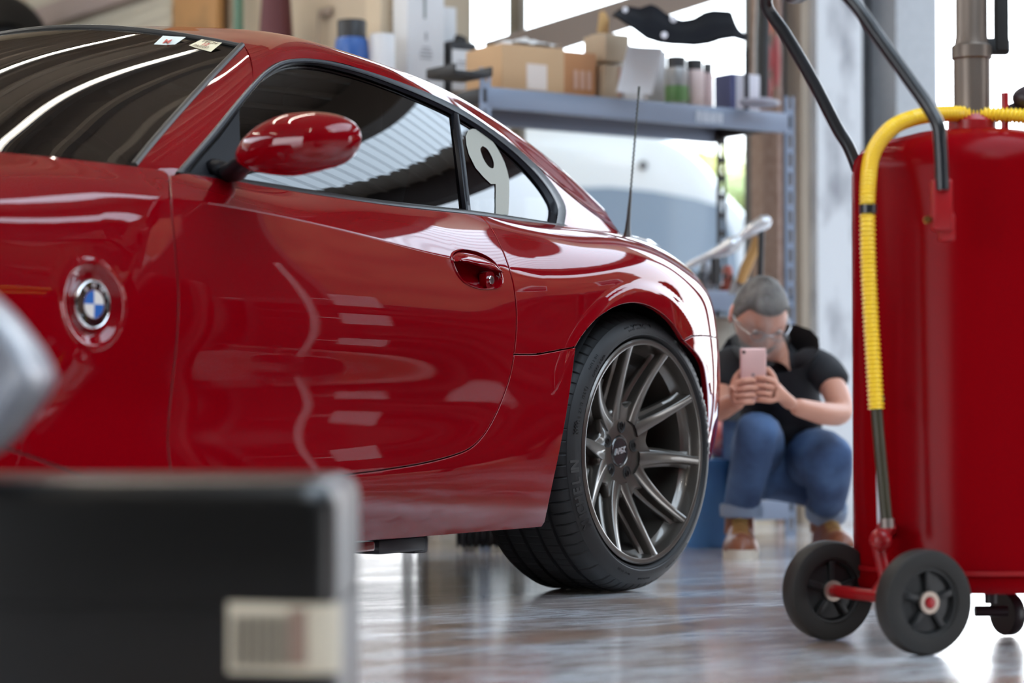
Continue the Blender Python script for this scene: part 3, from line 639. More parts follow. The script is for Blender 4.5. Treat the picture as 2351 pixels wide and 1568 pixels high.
# ---- wheels: built at the origin, axis along local Z, +Z outwards; then set on the hub
RIM = mat('anthracite_alloy', (.105, .092, .08), rough=.30, metal=.72, coat=.8, coat_r=.04)
TYR = mat('tyre_rubber', (.013, .013, .014), rough=.55, spec=.4)
def make_wheel(R=.324, tw=.262, rr=.2585, full=True, yc=-.874):
    'outer tyre shoulder plane near local z = 0'
    parts = []
    lip = MB(); prof = [(rr-.004, -.016), (rr, -.010), (rr+.001, -.004), (rr-.003, -.0005), (rr-.008, 0), (rr-.0125, -.002), (rr-.0145, -.009), (rr-.016, -.022), (rr-.020, -.036), (rr-.030, -.046), (rr-.034, -.070), (rr-.038, -.12), (rr-.040, -.20), (rr-.02, -.235), (rr, -.24)]
    lip.lathe(prof, 96); wheel = lip.build('wheel', RIM, car, angle=35)
    # tyre with grooves, blocks and sidewall
    tp = [(rr-.002, -.018), (rr+.006, -.006), (rr+.010, .001), (rr+.013, .0005), (rr+.015, .002), (rr+.022, .0015), (rr+.032, -.003), (rr+.042, -.010), (rr+.046, -.0135), (rr+.0465, -.0155), (R-.013, -.0225), (R-.009, -.029), (R-.006, -.036), (R-.004, -.044)]
    zz = [-.034, -.046]; w0 = -.054
    for g in range(4):
        z = w0-.008-g*.046; tp += [(R-.0015, z+.006), (R-.0015, z), (R-.009, z-.0015), (R-.009, z-.0095), (R-.0012, z-.011), (R-.0005, z-.030)]
    tp += [(R-.0075, -.245), (R-.014, -.256), (R-.03, -.262), (rr+.02, -.262), (rr, -.235)]
    tp = np.array(tp); n = 720; A = np.linspace(0, 2*math.pi, n, endpoint=False); P = np.zeros((n, len(tp), 3))
    for i, a in enumerate(A):
        r = tp[:, 0].copy(); z = tp[:, 1]
        sh = (z < -.014) & (z > -.058) & (r > R-.016); ph = (a*180/math.pi*1.0) % 5.0
        sl = 1 if ph < .5 else 0
        r[sh] -= .0035*sl
        sq = (z < -.06) & (r > R-.002); ph2 = (a*180/math.pi) % 4.0
        r[sq] -= .002*(ph2 < .5)
        P[i, :, 0] = r*math.cos(a); P[i, :, 1] = r*math.sin(a); P[i, :, 2] = z
    MB().grid(P, closeu=True).build('tyre', TYR, wheel, angle=30)
    # raised lettering
    def arc_text(s, r, a0, size, adv, bold=0, z=.0064, shear=0):
        a = a0; lay = MB()
        for ch in s:
            if ch != ' ':
                v, f = text_mesh(ch, size, .0006, bold=bold, shear=shear); q = math.radians(a); k = np.searchsorted(tp[:14, 0], r); th = math.atan2(tp[k-1, 1]-tp[k, 1], tp[k, 0]-tp[k-1, 0]); zs = float(np.interp(r, tp[:14, 0], tp[:14, 1]))+.0003
                lay.add(v, f, M=Matrix.Rotation(q, 4, 'Z') @ Matrix.Translation((r, 0, zs)) @ Matrix.Rotation(th, 4, 'Y') @ Matrix.Rotation(-math.pi/2, 4, 'Z'))
            a -= adv*(.62 if ch in 'IJ1 /().' else 1.1 if ch in 'MW' else 1)
        lay.build('sidewall_word', mat('letter_rubber', (.009, .009, .010), rough=.38, spec=.35), wheel, smooth=False)
    if full:
        arc_text('MICHELIN', .289, 213, .030, 4.4, bold=.0012, z=.0072); arc_text('275/30 ZR19 (96Y)', .285, 171, .0105, 1.55, z=.0070); arc_text('EXTRA LOAD', .2785, 142, .0090, 1.5, z=.0066); arc_text('OUTSIDE', .2925, 140, .0090, 1.5, z=.0066)
        arc_text('PILOT SPORT', .289, 62, .017, 2.9, bold=.0004, z=.0072); arc_text('RADIAL TUBELESS', .284, 104, .0062, 1.05, z=.0070); arc_text('MADE IN USA', .292, 106, .0062, 1.05, z=.0068); arc_text('TREADWEAR 300 TRACTION A', .286, -50, .0062, 1.0, z=.0070); arc_text('MICHELIN', .289, 28, .030, 4.4, bold=.0012, z=.0072)
        arc_text('DOT 3SXM', .286, 256, .008, 1.4, z=.0070); arc_text('ROTATION', .292, 274, .007, 1.3, z=.0068)
        q = MB()
        for a in (96.5, 88.5): q.lathe([(.0115, -.0030), (.0115, -.0005), (.0105, -.0005), (.0105, -.0030)], 24, M=Matrix.Rotation(math.radians(a), 4, 'Z') @ Matrix.Translation((.288, 0, 0)) @ Matrix.Scale(1.5, 4, (0, 1, 0)) @ Matrix.Scale(.7, 4, (1, 0, 0)))
        q.build('sidewall_mark', mat('letter_rubber'), wheel)
        ck = MB()
        for i in range(8):
            for j in range(3):
                if (i+j) % 2: q_ = math.radians(166+i*.75); ck.box((0, 0, 0), (.0036, .0036, .001), M=Matrix.Rotation(q_, 4, 'Z') @ Matrix.Translation((.2935-j*.0037, 0, -.0032+j*.001)))
        ck.build('chequered_mark', mat('letter_rubber'), wheel, smooth=False)
    # spokes
    hubz = -.074
    for k in range(10):
        a = math.radians(36*k+(-6)); sg = 1 if k % 2 else -1
        mb = MB(); rows = []
        rs = np.linspace(.075, rr-.011, 26)
        for r in rs:
            s = (r-.075)/(rr-.086)
            off = sg*(.013*(1-s)**1.6-.0035*math.sin(math.pi*min(1, s*1.05)))
            z = hubz+.012+(-.003-hubz-.012)*(.35*s+.65*s**1.7)
            w_ = .0095*(1-s)**1.2+.0076+.002*s**6; wb_ = w_+.0085+.006*(1-s)+.006*max(0, s-.85)/.15
            d = .046-.010*s
            row = [(-wb_, z-d), (-wb_, z-d*.80), (-wb_*.93, z-d*.70), (-w_-.0025, z-d*.60), (-w_-.0012, z-.0045), (-w_, z-.0012), (-w_+.0015, z), (0, z+.0004), (w_-.0015, z), (w_, z-.0012), (w_+.0012, z-.0045), (w_+.0025, z-d*.60), (wb_*.93, z-d*.70), (wb_, z-d*.80), (wb_, z-d)]
            rows.append([(r, off+p[0], p[1]) for p in row])
        mb.grid(np.array(rows), M=Matrix.Rotation(a, 4, 'Z'))
        mb.build('spoke', RIM, wheel, angle=40)
    hb = MB(); A_ = np.linspace(0, 2*math.pi, 200, endpoint=False); P = []
    for q in A_:
        ph = ((math.degrees(q)+6+18) % 36)-18; wv = .5+.5*math.cos(math.radians(ph*10)); ro = .104+.022*wv
        pr = [(.0345, -.088), (.0345, -.0735), (.0375, -.0705), (.048, -.0705), (.064, -.0700), (.080, -.0665), (.5*(.08+ro), -.0640), (ro-.004, -.0615), (ro, -.0650), (ro+.001, -.080), (ro-.004, -.105), (.03, -.105)]
        P.append([(r*math.cos(q), r*math.sin(q), z) for r, z in pr])
    hub = hb.grid(np.array(P), closeu=True).build('hub', RIM, wheel, angle=42)
    for k in range(5):
        a = math.radians(72*k+12); M_ = Matrix.Rotation(a, 4, 'Z') @ Matrix.Translation((.0595, 0, -.0695)) @ Matrix.Scale(1.15, 4, (1, 0, 0))
        pk = MB(); pk.lathe([(.0150, -.003), (.0152, .0010), (.0140, .0012), (.0132, .0004), (.0130, -.0005)], 28, M=M_); pk.lathe([(.0131, -.0001), (.0001, -.0001)], 28, M=M_)
        pk.build('lug_pocket', mat('pocket_dark', (.006, .006, .006), rough=.5), wheel, angle=40)
        nb = MB(); nb.lathe([(.0085, -.001), (.0085, .0012), (.0075, .0020), (.0045, .0020), (.0045, .0005), (.0001, .0005)], 6, M=M_); nb.build('lug_bolt', mat('bolt_black', (.02, .02, .02), rough=.3, metal=.7), wheel, angle=20)
    cp_ = MB(); cp_.lathe([(.0345, -.080), (.0345, -.0715), (.0325, -.0695), (.0300, -.0698), (.0295, -.0710), (.0001, -.0702)], 48)
    cap = cp_.build('centre_cap', mat('cap_black', (.02, .02, .022), rough=.15, coat=1), wheel, angle=30)
    if full:
        v, f = text_mesh('APEX', .0195, .0007, bold=.0006, shear=.25); MB().add(v, f, M=Matrix.Translation((0, 0, -.0692)) @ Matrix.Rotation(math.radians(8), 4, 'Z') @ Matrix.Scale(.92, 4, (1, 0, 0))).build('cap_lettering', mat('cap_silver', (.75, .75, .75), rough=.2, metal=.7), wheel, smooth=False)
        vs = MB(); vs.tube([(.232, 0, -.075), (.226, 0, -.050), (.222, 0, -.034)], [.0045, .004, .0045], n=12, M=Matrix.Rotation(math.radians(196), 4, 'Z')); vs.build('valve_stem', mat('valve', (.5, .45, .35), rough=.3, metal=.8), wheel)
    # brake behind the spokes
    bd = MB(); bd.lathe([(.085, -.150), (.085, -.140), (.172, -.140), (.172, -.166), (.085, -.166)], 64); 
    for k in range(48):
        a = 2*math.pi*k/48; r = .11+.05*((k*7) % 5)/5; bd.lathe([(.0025, -.1398), (.0001, -.1398)], 6, M=Matrix.Translation((r*math.cos(a), r*math.sin(a), 0)))
    bd.build('brake_disc', mat('disc_steel', (.25, .24, .23), rough=.35, metal=1), wheel, angle=30)
    cl = MB(); A = np.radians(np.linspace(150, 205, 12) if full else np.linspace(-25, 30, 12)); cl.grid(np.array([[(r*math.cos(q), r*math.sin(q), z) for (r, z) in ((.115, -.135), (.12, -.118), (.165, -.112), (.185, -.120), (.187, -.19), (.12, -.19))] for q in A])); cl.build('brake_caliper', mat('caliper', (.20, .19, .18), rough=.4, metal=.4), wheel, angle=30)
    cl = MB(); cl.box((-.150*math.cos(.9), .150*math.sin(.9)+.01, -.13), (.03, .05, .02), .004); cl.build('red_bleed_bracket', mat('caliper_red', (.5, .01, .01), rough=.3), wheel)
    return wheel
def set_wheel(wh, x, y, left=True, spin=0, z=.3235, toe=0):
    # local Z -> outwards, local Y -> up
    if left: M = Matrix(((1, 0, 0, x), (0, 0, -1, y), (0, 1, 0, z), (0, 0, 0, 1)))
    else: M = Matrix(((-1, 0, 0, x), (0, 0, 1, y), (0, 1, 0, z), (0, 0, 0, 1)))
    M = M @ Matrix.Rotation(toe, 4, 'Y') @ Matrix.Rotation(spin, 4, 'Z'); I = wm(car).inverted() @ M; wh.matrix_basis = I
w1 = make_wheel(); set_wheel(w1, 0, -.868, toe=math.radians(-1.5)); w1['label'] = 'left rear alloy wheel with dark spokes'
for (x, y, l) in ((-2.495, -.858, True), (0, .868, False), (-2.495, .858, False)):
    c = copy_tree(w1, car)
    for q in list(c.children):
        if q.name.startswith(('sidewall', 'cheq', 'cap_l')): bpy.data.objects.remove(q)
    set_wheel(c, x, y, l, .3); c['label'] = 'far or front alloy wheel'
# ---- cabin
FAB = mat('black_leather', (.012, .011, .010), rough=.45)
for y in (-.36, .36):
    mb = MB(); mb.box((-.98, y, .46), (.50, .46, .14), .05, seg=3); st = mb.build('seat', FAB, car, world=True)
    mb = MB(); M_ = xf((-.62, y, .76), ry=math.radians(18)); mb.box((0, 0, 0), (.13, .44, .56), .05, M=M_, seg=3); mb.build('backrest', FAB, st, world=True)
    mb = MB(); mb.box((-.52, y, 1.08), (.09, .25, .16), .035, seg=3); mb.build('headrest', FAB, st, world=True)
mb = MB(); mb.box((-1.62, 0, .80), (.46, 1.28, .12), .05, seg=3); mb.build('dashboard', mat('dash', (.02, .02, .02), rough=.6), car, world=True)
mb = MB(); mb.lathe([(.175+.014*math.cos(q), .014*math.sin(q)) for q in np.linspace(0, 2*math.pi, 10)], 40, M=frame((-1.32, -.36, .80), (1, 0, .45))); mb.box((0, 0, 0), (.06, .33, .02), M=frame((-1.32, -.36, .80), (1, 0, .45))); mb.build('steering_wheel', BLK, car, world=True)
mb = MB(); mb.box((-1.30, 0, 1.10), (.03, .20, .06), .01); mb.build('rear_view_mirror', BLK, car, world=True)
# underbody bits seen below the skirt
mb = MB(); mb.box((-.78, -.70, .140), (.16, .10, .03), .006); mb.box((-.70, -.70, .138), (.05, .08, .036), .006); mb.tube([(-.68, -.70, .148), (-.655, -.70, .150)], .008); mb.build('jacking_point', mat('under_metal', (.05, .05, .055), rough=.4, metal=.5), car, world=True)
mb = MB(); mb.box((-1.15, -.745, .145), (.5, .05, .02), .004); mb.build('sill_flange', RED, car, world=True)
# ================================================================== the workshop
def bbox_(name, u0, u1, v0, v1, z0, z1, m, parent=None, bev=0): 
    mb = MB(); mb.box((0, 0, 0), (u1-u0, v1-v0, z1-z0), bev, M=Matrix.Translation(Vector(B((u0+u1)/2, (v0+v1)/2, (z0+z1)/2))) @ rotm(rz=BROT)); o = mb.build(name, m, parent, smooth=bev > 0, world=parent is not None)
    return o
def struct(o, label=None): o['kind'] = 'structure'; return o
def floor_mat():
    m = mat('worn_floor', (.4, .4, .4), rough=.3, spec=.9); t = m.node_tree; p = t.nodes['Principled BSDF']; p.inputs['Coat Weight'].default_value = .5; p.inputs['Coat Roughness'].default_value = .16; N = t.nodes.new; L = t.links.new
    tc = N('ShaderNodeTexCoord'); mp = N('ShaderNodeMapping'); mp.inputs['Rotation'].default_value = (0, 0, -BROT); L(tc.outputs['Object'], mp.inputs[0])
    def noise(sc_, st, det=8, rot=0):
        q = N('ShaderNodeMapping'); q.inputs['Scale'].default_value = st; L(mp.outputs[0], q.inputs[0]); n = N('ShaderNodeTexNoise'); n.inputs['Scale'].default_value = sc_; n.inputs['Detail'].default_value = det; n.inputs['Roughness'].default_value = .62; L(q.outputs[0], n.inputs['Vector']); return n
    def ramp(n, a, b, c0, c1):
        r = N('ShaderNodeValToRGB'); r.color_ramp.elements[0].position = a; r.color_ramp.elements[1].position = b; r.color_ramp.elements[0].color = (*c0, 1); r.color_ramp.elements[1].color = (*c1, 1); L(n.outputs['Fac'], r.inputs[0]); return r
    n1 = noise(2.2, (1, 2.2, 1)); n2 = noise(9, (.8, 3.5, 1)); n3 = noise(28, (1, 4, 1)); n4 = noise(.9, (1, 1.6, 1))
    r1 = ramp(n1, .42, .62, (.42, .29, .22), (.84, .86, .90)); r2 = ramp(n2, .38, .49, (.30, .26, .24), (1, 1, 1)); r3 = ramp(n3, .30, .40, (.35, .32, .30), (1, 1, 1))
    m1 = N('ShaderNodeMix'); m1.data_type = 'RGBA'; m1.blend_type = 'MULTIPLY'; m1.inputs[0].default_value = .72; L(r1.outputs[0], m1.inputs[6]); L(r2.outputs[0], m1.inputs[7])
    m2 = N('ShaderNodeMix'); m2.data_type = 'RGBA'; m2.blend_type = 'MULTIPLY'; m2.inputs[0].default_value = .5; L(m1.outputs[2], m2.inputs[6]); L(r3.outputs[0], m2.inputs[7]); L(m2.outputs[2], p.inputs['Base Color'])
    rr = ramp(n1, .35, .7, (.20, .20, .20), (.055, .055, .055)); L(rr.outputs[0], p.inputs['Roughness'])
    b = N('ShaderNodeBump'); b.inputs['Strength'].default_value = .09; b.inputs['Distance'].default_value = .004; L(n3.outputs['Fac'], b.inputs['Height']); b2 = N('ShaderNodeBump'); b2.inputs['Strength'].default_value = .07; b2.inputs['Distance'].default_value = .008; L(n2.outputs['Fac'], b2.inputs['Height']); L(b.outputs[0], b2.inputs['Normal']); L(b2.outputs[0], p.inputs['Normal'])
    return m
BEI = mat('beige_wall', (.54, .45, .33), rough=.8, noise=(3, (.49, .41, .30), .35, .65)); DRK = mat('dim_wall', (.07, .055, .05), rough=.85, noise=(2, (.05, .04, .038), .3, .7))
BRK = mat('brown_pier', (.30, .19, .15), rough=.85, noise=(40, (.40, .28, .23), .35, .65)); CON = mat('concrete', (.42, .43, .44), rough=.85, noise=(60, (.36, .37, .38), .3, .7))
WCO = mat('stained_white_plaster', (.62, .63, .64), rough=.8, noise=(5, (.20, .20, .22), .30, .48, (1, 1, .45)))
TAN = mat('tan_strip', (.50, .42, .33), rough=.8); CHA = mat('charcoal_track', (.07, .07, .075), rough=.6)
VB = 6.85; UL, UR, VR = -7.5, 8.3, -5.5
fl_mb = MB(); 
fl_mb.box((0, 0, 0), (UR-UL+.6, 12.2-VR, .1), M=Matrix.Translation(Vector(B((UL+UR)/2, (12.2+VR)/2, -.05))) @ rotm(rz=BROT)); struct(fl_mb.build('floor', floor_mat(), smooth=False))
u_w0 = uv_of(1073, VB); u_w1 = uv_of(1722, VB+.14); u_p = uv_of(1786, VB); u_d0 = uv_of(2103, VB); u_t = uv_of(1824, VB); u_c = uv_of(1842, VB); u_k = uv_of(1946, VB); u_g = uv_of(2008, VB)
CH_ = 4.1
def wallset(name, segs, m):
    mb = MB()
    for (u0, u1, v0, v1, z0, z1) in segs: mb.box((0, 0, 0), (u1-u0, v1-v0, z1-z0), M=Matrix.Translation(Vector(B((u0+u1)/2, (v0+v1)/2, (z0+z1)/2))) @ rotm(rz=BROT))
    return struct(mb.build(name, m, smooth=False))
VL = 12.0; u_r = uv_of(1008, VB)
def rv(px, off=0):
    'where column px meets the return wall left of the window (off = distance out from it): u, v, distance'
    k = (px-1175.5)/FPX; u = u_r-off; d = u/(.829*k+.559); return u, d*(.829-.559*k), d
va, vb_ = rv(965)[1], rv(300)[1]
wallset('wall_back', [(UL, u_w0, VL, VL+.2, 0, CH_), (u_r, u_w0, VB, va, 0, CH_), (u_r, u_r+.2, va, vb_, 1.22, CH_), (u_r, u_r+.2, vb_, VL, 0, CH_), (u_w0, u_w1, VB, VB+.2, 0, .10), (u_w0, u_d0, VB, VB+.2, 3.3, CH_), (u_d0, UR, VB, VB+.2, 3.3, CH_)], BEI)
struct(bbox_('trim_1', u_w1, u_p, VB-.02, VB+.14, 0, 3.3, BRK)); struct(bbox_('trim_2', u_p, u_t, VB+.05, VB+.2, 0, 3.3, CHA)); struct(bbox_('trim_3', u_t, u_c, VB-.04, VB+.2, 0, 3.3, TAN)); struct(bbox_('trim_4', u_c, u_k, VB-.08, VB+.2, 0, 3.3, WCO)); struct(bbox_('trim_5', u_k, u_g, VB+.02, VB+.2, 0, 3.3, CHA)); struct(bbox_('trim_6', u_g, u_d0, VB-.12, VB+.2, 0, 3.3, CON))
# right wall: the big shutter opening the car mirrors
VO0, VO1 = 2.2, 6.75
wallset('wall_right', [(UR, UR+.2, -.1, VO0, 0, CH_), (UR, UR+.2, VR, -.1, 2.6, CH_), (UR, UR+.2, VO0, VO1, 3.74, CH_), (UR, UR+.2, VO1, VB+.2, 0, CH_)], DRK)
wallset('wall_left', [(UL-.2, UL, VR, -1.5, 0, CH_), (UL-.2, UL, 4.5, 12.2, 0, CH_), (UL-.2, UL, -1.5, 4.5, 3.3, CH_)], DRK); wallset('wall_front', [(UL, UR, VR-.2, VR, 0, CH_)], DRK)  # left-wall opening added out of view to let in more daylight
# ribbed ceiling with a translucent strip
def ribs(name, u0, u1, v0, v1, z, m, pitch=.30, h=.035):
    n = int((v1-v0)/pitch*8); P = []
    for i in range(n+1):
        v = v0+(v1-v0)*i/n; ph = (v/pitch) % 1; dz = h*(1 if ph < .18 else 1-(ph-.18)/.07 if ph < .25 else 0 if ph < .93 else (ph-.93)/.07)
        P.append([B(u0, v, z-dz), B(u1, v, z-dz)])
    return struct(MB().grid(np.array(P)).build(name, m, smooth=False))
ribs('ceiling', 7.85, UR+.2, VR, VB+.2, CH_, mat('ceiling_sheet', (.33, .28, .235), rough=.45)); ribs('ceiling', 6.5, 7.85, VR, 1.5, CH_, mat('ceiling_sheet'))
e_ = (.800, .600); P = []
for i in range(560):                                            # the main bay: ribs run along the strip lights
    s_ = -14+i*.04; ph = (s_/.32) % 1; dz = .035*(1 if ph < .18 else 1-(ph-.18)/.07 if ph < .25 else 0 if ph < .93 else (ph-.93)/.07)
    P.append([(t_, s_, dz) for t_ in ()]); rows_c = [((u+s_*e_[1])/e_[0]) for u in (UL-.1, .8, 5.2, 6.5)]
    P[-1] = [(B(u, s_*e_[0]+t*e_[1], CH_-dz), s_*e_[0]+t*e_[1]) for u, t in zip((UL-.1, .8, 5.2, 6.5), rows_c)]
CV = [tuple(p[0]) for r in P for p in r]; cf, cg = [], []
for i in range(len(P)-1):
    for j in range(3):
        vc = (P[i][1][1]+P[i][2][1])/2; (cg if j == 1 and -1.4 < vc < 2.9 else cf).append((i*4+j, i*4+j+1, (i+1)*4+j+1, (i+1)*4+j))
struct(MB().add(CV, cf).build('ceiling', mat('ceiling_sheet'), smooth=False)); SKYL_FILL = (CV, cg)
tl = bpy.data.materials.new('translucent_sheet'); tl.use_nodes = True; t_ = tl.node_tree; t_.nodes.clear(); o_ = t_.nodes.new('ShaderNodeOutputMaterial'); a_ = t_.nodes.new('ShaderNodeBsdfTranslucent'); a_.inputs[0].default_value = (.92, .93, .93, 1); t_.links.new(a_.outputs[0], o_.inputs[0])
ribs('ceiling', 6.5, 7.85, 1.5, VB+.2, CH_, tl, pitch=.16, h=.03)
for k, u in enumerate((-4.2, -1.2, 6.3)): struct(bbox_('trim_%d' % (7+k), u, u+.18, VR, VB, CH_-.42, CH_-.04, mat('beam_paint', (.16, .13, .11), rough=.6)))
struct(MB().add(*SKYL_FILL).build('ceiling', tl, smooth=False))  # skylight panel added out of view to brighten the floor
# window: mullion, tilted transom, panes
WF = mat('window_frame_brown', (.22, .16, .12), rough=.6)
struct(bbox_('window_1', uv_of(1202, VB), uv_of(1215, VB), VB+.03, VB+.10, .1, 3.3, mat('mullion', (.22, .19, .15), rough=.6)))
mb = MB(); p0 = at(1130, 8.0, py=128); p1 = at(1760, 8.6, py=-70); dr = Vector(p1-p0); Mb = frame(tuple(Vector((p0+p1)/2)), dr, (0, 0, 1)); mb.box((0, 0, 0), (.10, .05, dr.length), M=Mb); struct(mb.build('window_2', WF, smooth=False))
GP = tinted('window_pane', (.92, .95, .95), f0=1.3)
mb = MB(); mb.add([B(u_w0, VB+.07, .1), B(u_w1, VB+.07, .1), B(u_w1, VB+.07, 3.3), B(u_w0, VB+.07, 3.3)], [(0, 1, 2, 3)]); struct(mb.build('window_3', GP, smooth=False))
# outside
GRD = mat('yard_ground', (.70, .70, .70), rough=.9)
mb = MB(); mb.box((0, 0, 0), (90, 90, .1), M=Matrix.Translation(Vector(B(10, 20, -.13))) @ rotm(rz=BROT)); struct(mb.build('ground_outside', GRD, smooth=False))
# fluorescent tubes
TUBE = mat('tube_glow', (1, 1, 1), emit=(1, .93, .82), es=42.0)
def tube_lamp(a, b, label):
    a, b = Vector(a), Vector(b); t = thing('fluorescent_lamp', label, 'ceiling lamp', tuple((a+b)/2), 0, None)
    mb = MB(); mb.tube([tuple(a), tuple(b)], .013, n=10); mb.build('glowing_tube', TUBE, t, world=True)
    mb = MB(); d = (b-a); M_ = frame(tuple((a+b)/2+Vector((0, 0, .05))), d, (0, 0, 1)); mb.box((0, 0, 0), (.05, .09, d.length+.06), .01, M=M_); mb.build('batten', mat('batten_white', (.7, .7, .68), rough=.4), t, world=True)
tube_lamp(B(3.75, 8.1, 3.85), B(1.2, 6.1, 3.85), 'long fluorescent tube lamp under the ribbed ceiling, farther of the pair')
tube_lamp(B(3.6, 6.68, 3.85), B(.8, 4.75, 3.85), 'long fluorescent tube lamp under the ribbed ceiling, nearer of the pair')
for (u, v) in ((-2.5, .5), (0, -1.5), (-4.5, 4), (-1.2, 7.0)): tube_lamp(B(u, v, 3.85), B(u+1.95, v+1.45, 3.85), 'added unseen fluorescent tube lamp over the %s' % {.5: 'front left bay', -1.5: 'front middle bay', 4: 'far left bay', 7.0: 'far back bay behind the car'}[v])  # extra lamps out of view, added to brighten the interior
# ================================================================== things around the car
def pz(px, py, d): return float(at(px, d, py=py)[2])
def cam_thing(name, label, cat, px, d, z=0, group=None):
    p = at(px, d, z=z); return thing(name, label, cat, tuple(p), CROT, group)      # local X to the right of the view, local Y away
def wall_thing(name, label, cat, px, d, z=0, group=None):
    p = at(px, d, z=z); return thing(name, label, cat, tuple(p), BROT, group)
M2 = 5550.
def lx(px, px0, d): return (px-px0)/M2*d
# ---------------------------------------------------------------- red waste-oil tank on wheels
TR = mat('tank_red', (.19, .0008, .003), rough=.5, spec=0, coat=.14, coat_r=.2, bump=(7, .10, (6, 6, .5))); TR2 = mat('frame_red', (.30, .003, .006), rough=.35)
D = 4.47; tk = cam_thing('oil_drain_tank', 'tall red cylindrical oil drain tank with black push handle at the right edge', 'tank', 2235, D)
X = lambda px, d=D: lx(px, 2235, d)
Rk = .2215; z0, z1 = .106, .903
tb = MB(); tb.lathe([(.0001, z0+.012), (Rk-.03, z0+.012), (Rk-.012, z0+.004), (Rk-.012, z0-.010), (Rk, z0-.010), (Rk+.003, z0+.002), (Rk, z0+.012), (Rk, z1-.05), (Rk-.004, z1-.022), (Rk-.018, z1-.004), (Rk-.05, z1+.010), (Rk*.5, z1+.026), (.0001, z1+.032)], 96)
tb.build('drum', TR, tk)
mb = MB(); mb.lathe([(Rk+.004, z0+.03), (Rk+.004, z0+.022), (Rk-.002, z0+.02)], 96); mb.build('drum_rim', TR2, tk)
mb = MB(); pipe = [(.044, z1+.01), (.044, z1+.05), (.036, z1+.058), (.030, z1+.07), (.030, z1+.17), (.036, z1+.172), (.036, z1+.19), (.029, z1+.195), (.029, z1+.75)]
mb.lathe(pipe[:4], 32); mb.build('neck_collar', TR2, tk)
mb = MB(); mb.lathe([(.0335, z1+.06), (.0335, z1+.165), (.037, z1+.168), (.037, z1+.19), (.031, z1+.195), (.029, z1+.21), (.029, z1+.75)], 40); mb.build('lift_pipe', mat('dirty_steel', (.17, .135, .11), rough=.4, metal=.6), tk)
mb = MB(); mb.box((.055, 0, z1+.33), (.024, .03, .30), .006); mb.box((.045, 0, z1+.19), (.05, .02, .03), .006); mb.tube([(.058, 0, z1+.47), (.058, 0, z1+.80)], .012); mb.build('clamp_lever', BLKM, tk)
mb = MB(); mb.tube([(-.02, 0, z1+.33), (-.05, -.01, z1+.345), (-.068, -.02, z1+.345)], .005); mb.box((-.072, -.02, z1+.325), (.022, .02, .055), .006); mb.build('hook', BLKM, tk)
mb = MB(); mb.tube([(.055, -.03, z1+.0), (.055, -.03, z1+.10)], .007); mb.build('breather', TR2, tk)
mb = MB(); mb.ball((.115, -.02, z1+.092), (.045, .03, .026)); mb.tube([(.02, 0, z1+.05), (.08, -.01, z1+.075), (.12, -.02, z1+.09)], .011); mb.build('hand_valve', mat('dark_valve', (.03, .02, .025), rough=.4), tk)
# handle: two legs joined off the top of the frame
zz = lambda py, d: float(at(2235, d, py=py)[2])
n_ = 4.13; f_ = 4.50
near = [(X(2079, n_), n_-D, zz(436, n_)), (X(2075, n_), n_-D, zz(340, n_)), (X(2070, n_), n_-D, zz(290, n_)), (X(2052, n_), n_-D+.01, zz(248, n_)), (X(2005, n_), n_-D+.02, zz(175, n_)), (X(1940, n_), n_-D+.03, zz(80, n_)), (X(1882, n_), n_-D+.04, zz(-5, n_)), (X(1850, n_), n_-D+.06, zz(-40, n_)), (X(1818, n_), n_-D+.10, zz(-52, n_))]
far = [(X(1990, f_), f_-D, zz(420, f_)), (X(1958, f_), f_-D, zz(338, f_)), (X(1935, f_), f_-D, zz(300, f_)), (X(1870, f_), f_-D-.01, zz(180, f_)), (X(1805, f_), f_-D-.02, zz(75, f_)), (X(1768, f_), f_-D-.03, zz(25, f_)), (X(1763, f_), f_-D-.05, zz(0, f_)), (X(1775, f_), f_-D-.09, zz(-24, f_))]
mb = MB(); mb.tube(cr(near+[(X(1800, 4.3), 0, zz(-45, 4.3))]+far[::-1], 8), .0118, n=14); mb.build('push_handle', mat('handle_black', (.015, .016, .018), rough=.28), tk)
mb = MB(); mb.box((X(2079, n_), n_-D+.012, zz(470, n_)), (.036, .03, .09), .006); mb.box((X(2092, n_), n_-D+.02, zz(520, n_)), (.028, .03, .05), .006); br = mb.build('handle_socket', TR2, tk)
mb = MB(); mb.lathe([(.0001, .008), (.006, .008), (.008, .004), (.008, 0)], 12, M=frame((X(2046, n_), n_-D+.005, zz(505, n_)), (-.2, -1, .1))); mb.build('brass_bolt', mat('brass', (.8, .45, .15), rough=.2, metal=1), br)
# yellow coiled hose
YEL = mat('yellow_hose', (.90, .60, .03), rough=.3, coat=.3)
def hp(px, py, d): return (X(px, d), d-D, zz(py, d))
hl = cr([hp(1949, 938, 4.22), hp(1944, 850, 4.22), hp(1937, 720, 4.22), hp(1932, 600, 4.22), hp(1931, 500, 4.22), hp(1938, 420, 4.24), hp(1960, 350, 4.28), hp(2010, 296, 4.32), hp(2070, 272, 4.36), hp(2150, 262, 4.42), hp(2235, 262, 4.45), hp(2351, 268, 4.42), hp(2480, 290, 4.36)], 10)
hl = resamp(hl, 620); rr_ = [.0108+.0042*(.5+.5*math.cos(i*2*math.pi/5)) for i in range(620)]
mb = MB(); mb.tube([tuple(p) for p in hl], rr_, n=14); hz = mb.build('yellow_hose', YEL, tk, angle=80)
mb = MB(); mb.tube([hp(1932, 490, 4.22), hp(1932, 470, 4.22)], .0155); mb.build('hose_clip', mat('handle_black'), hz)
mb = MB(); mb.tube(cr([hp(1949, 935, 4.22), hp(1955, 1010, 4.22), hp(1963, 1100, 4.22), hp(1972, 1200, 4.22)], 6), .0105); mb.build('dark_hose', mat('hose_brown', (.035, .028, .012), rough=.4), tk)
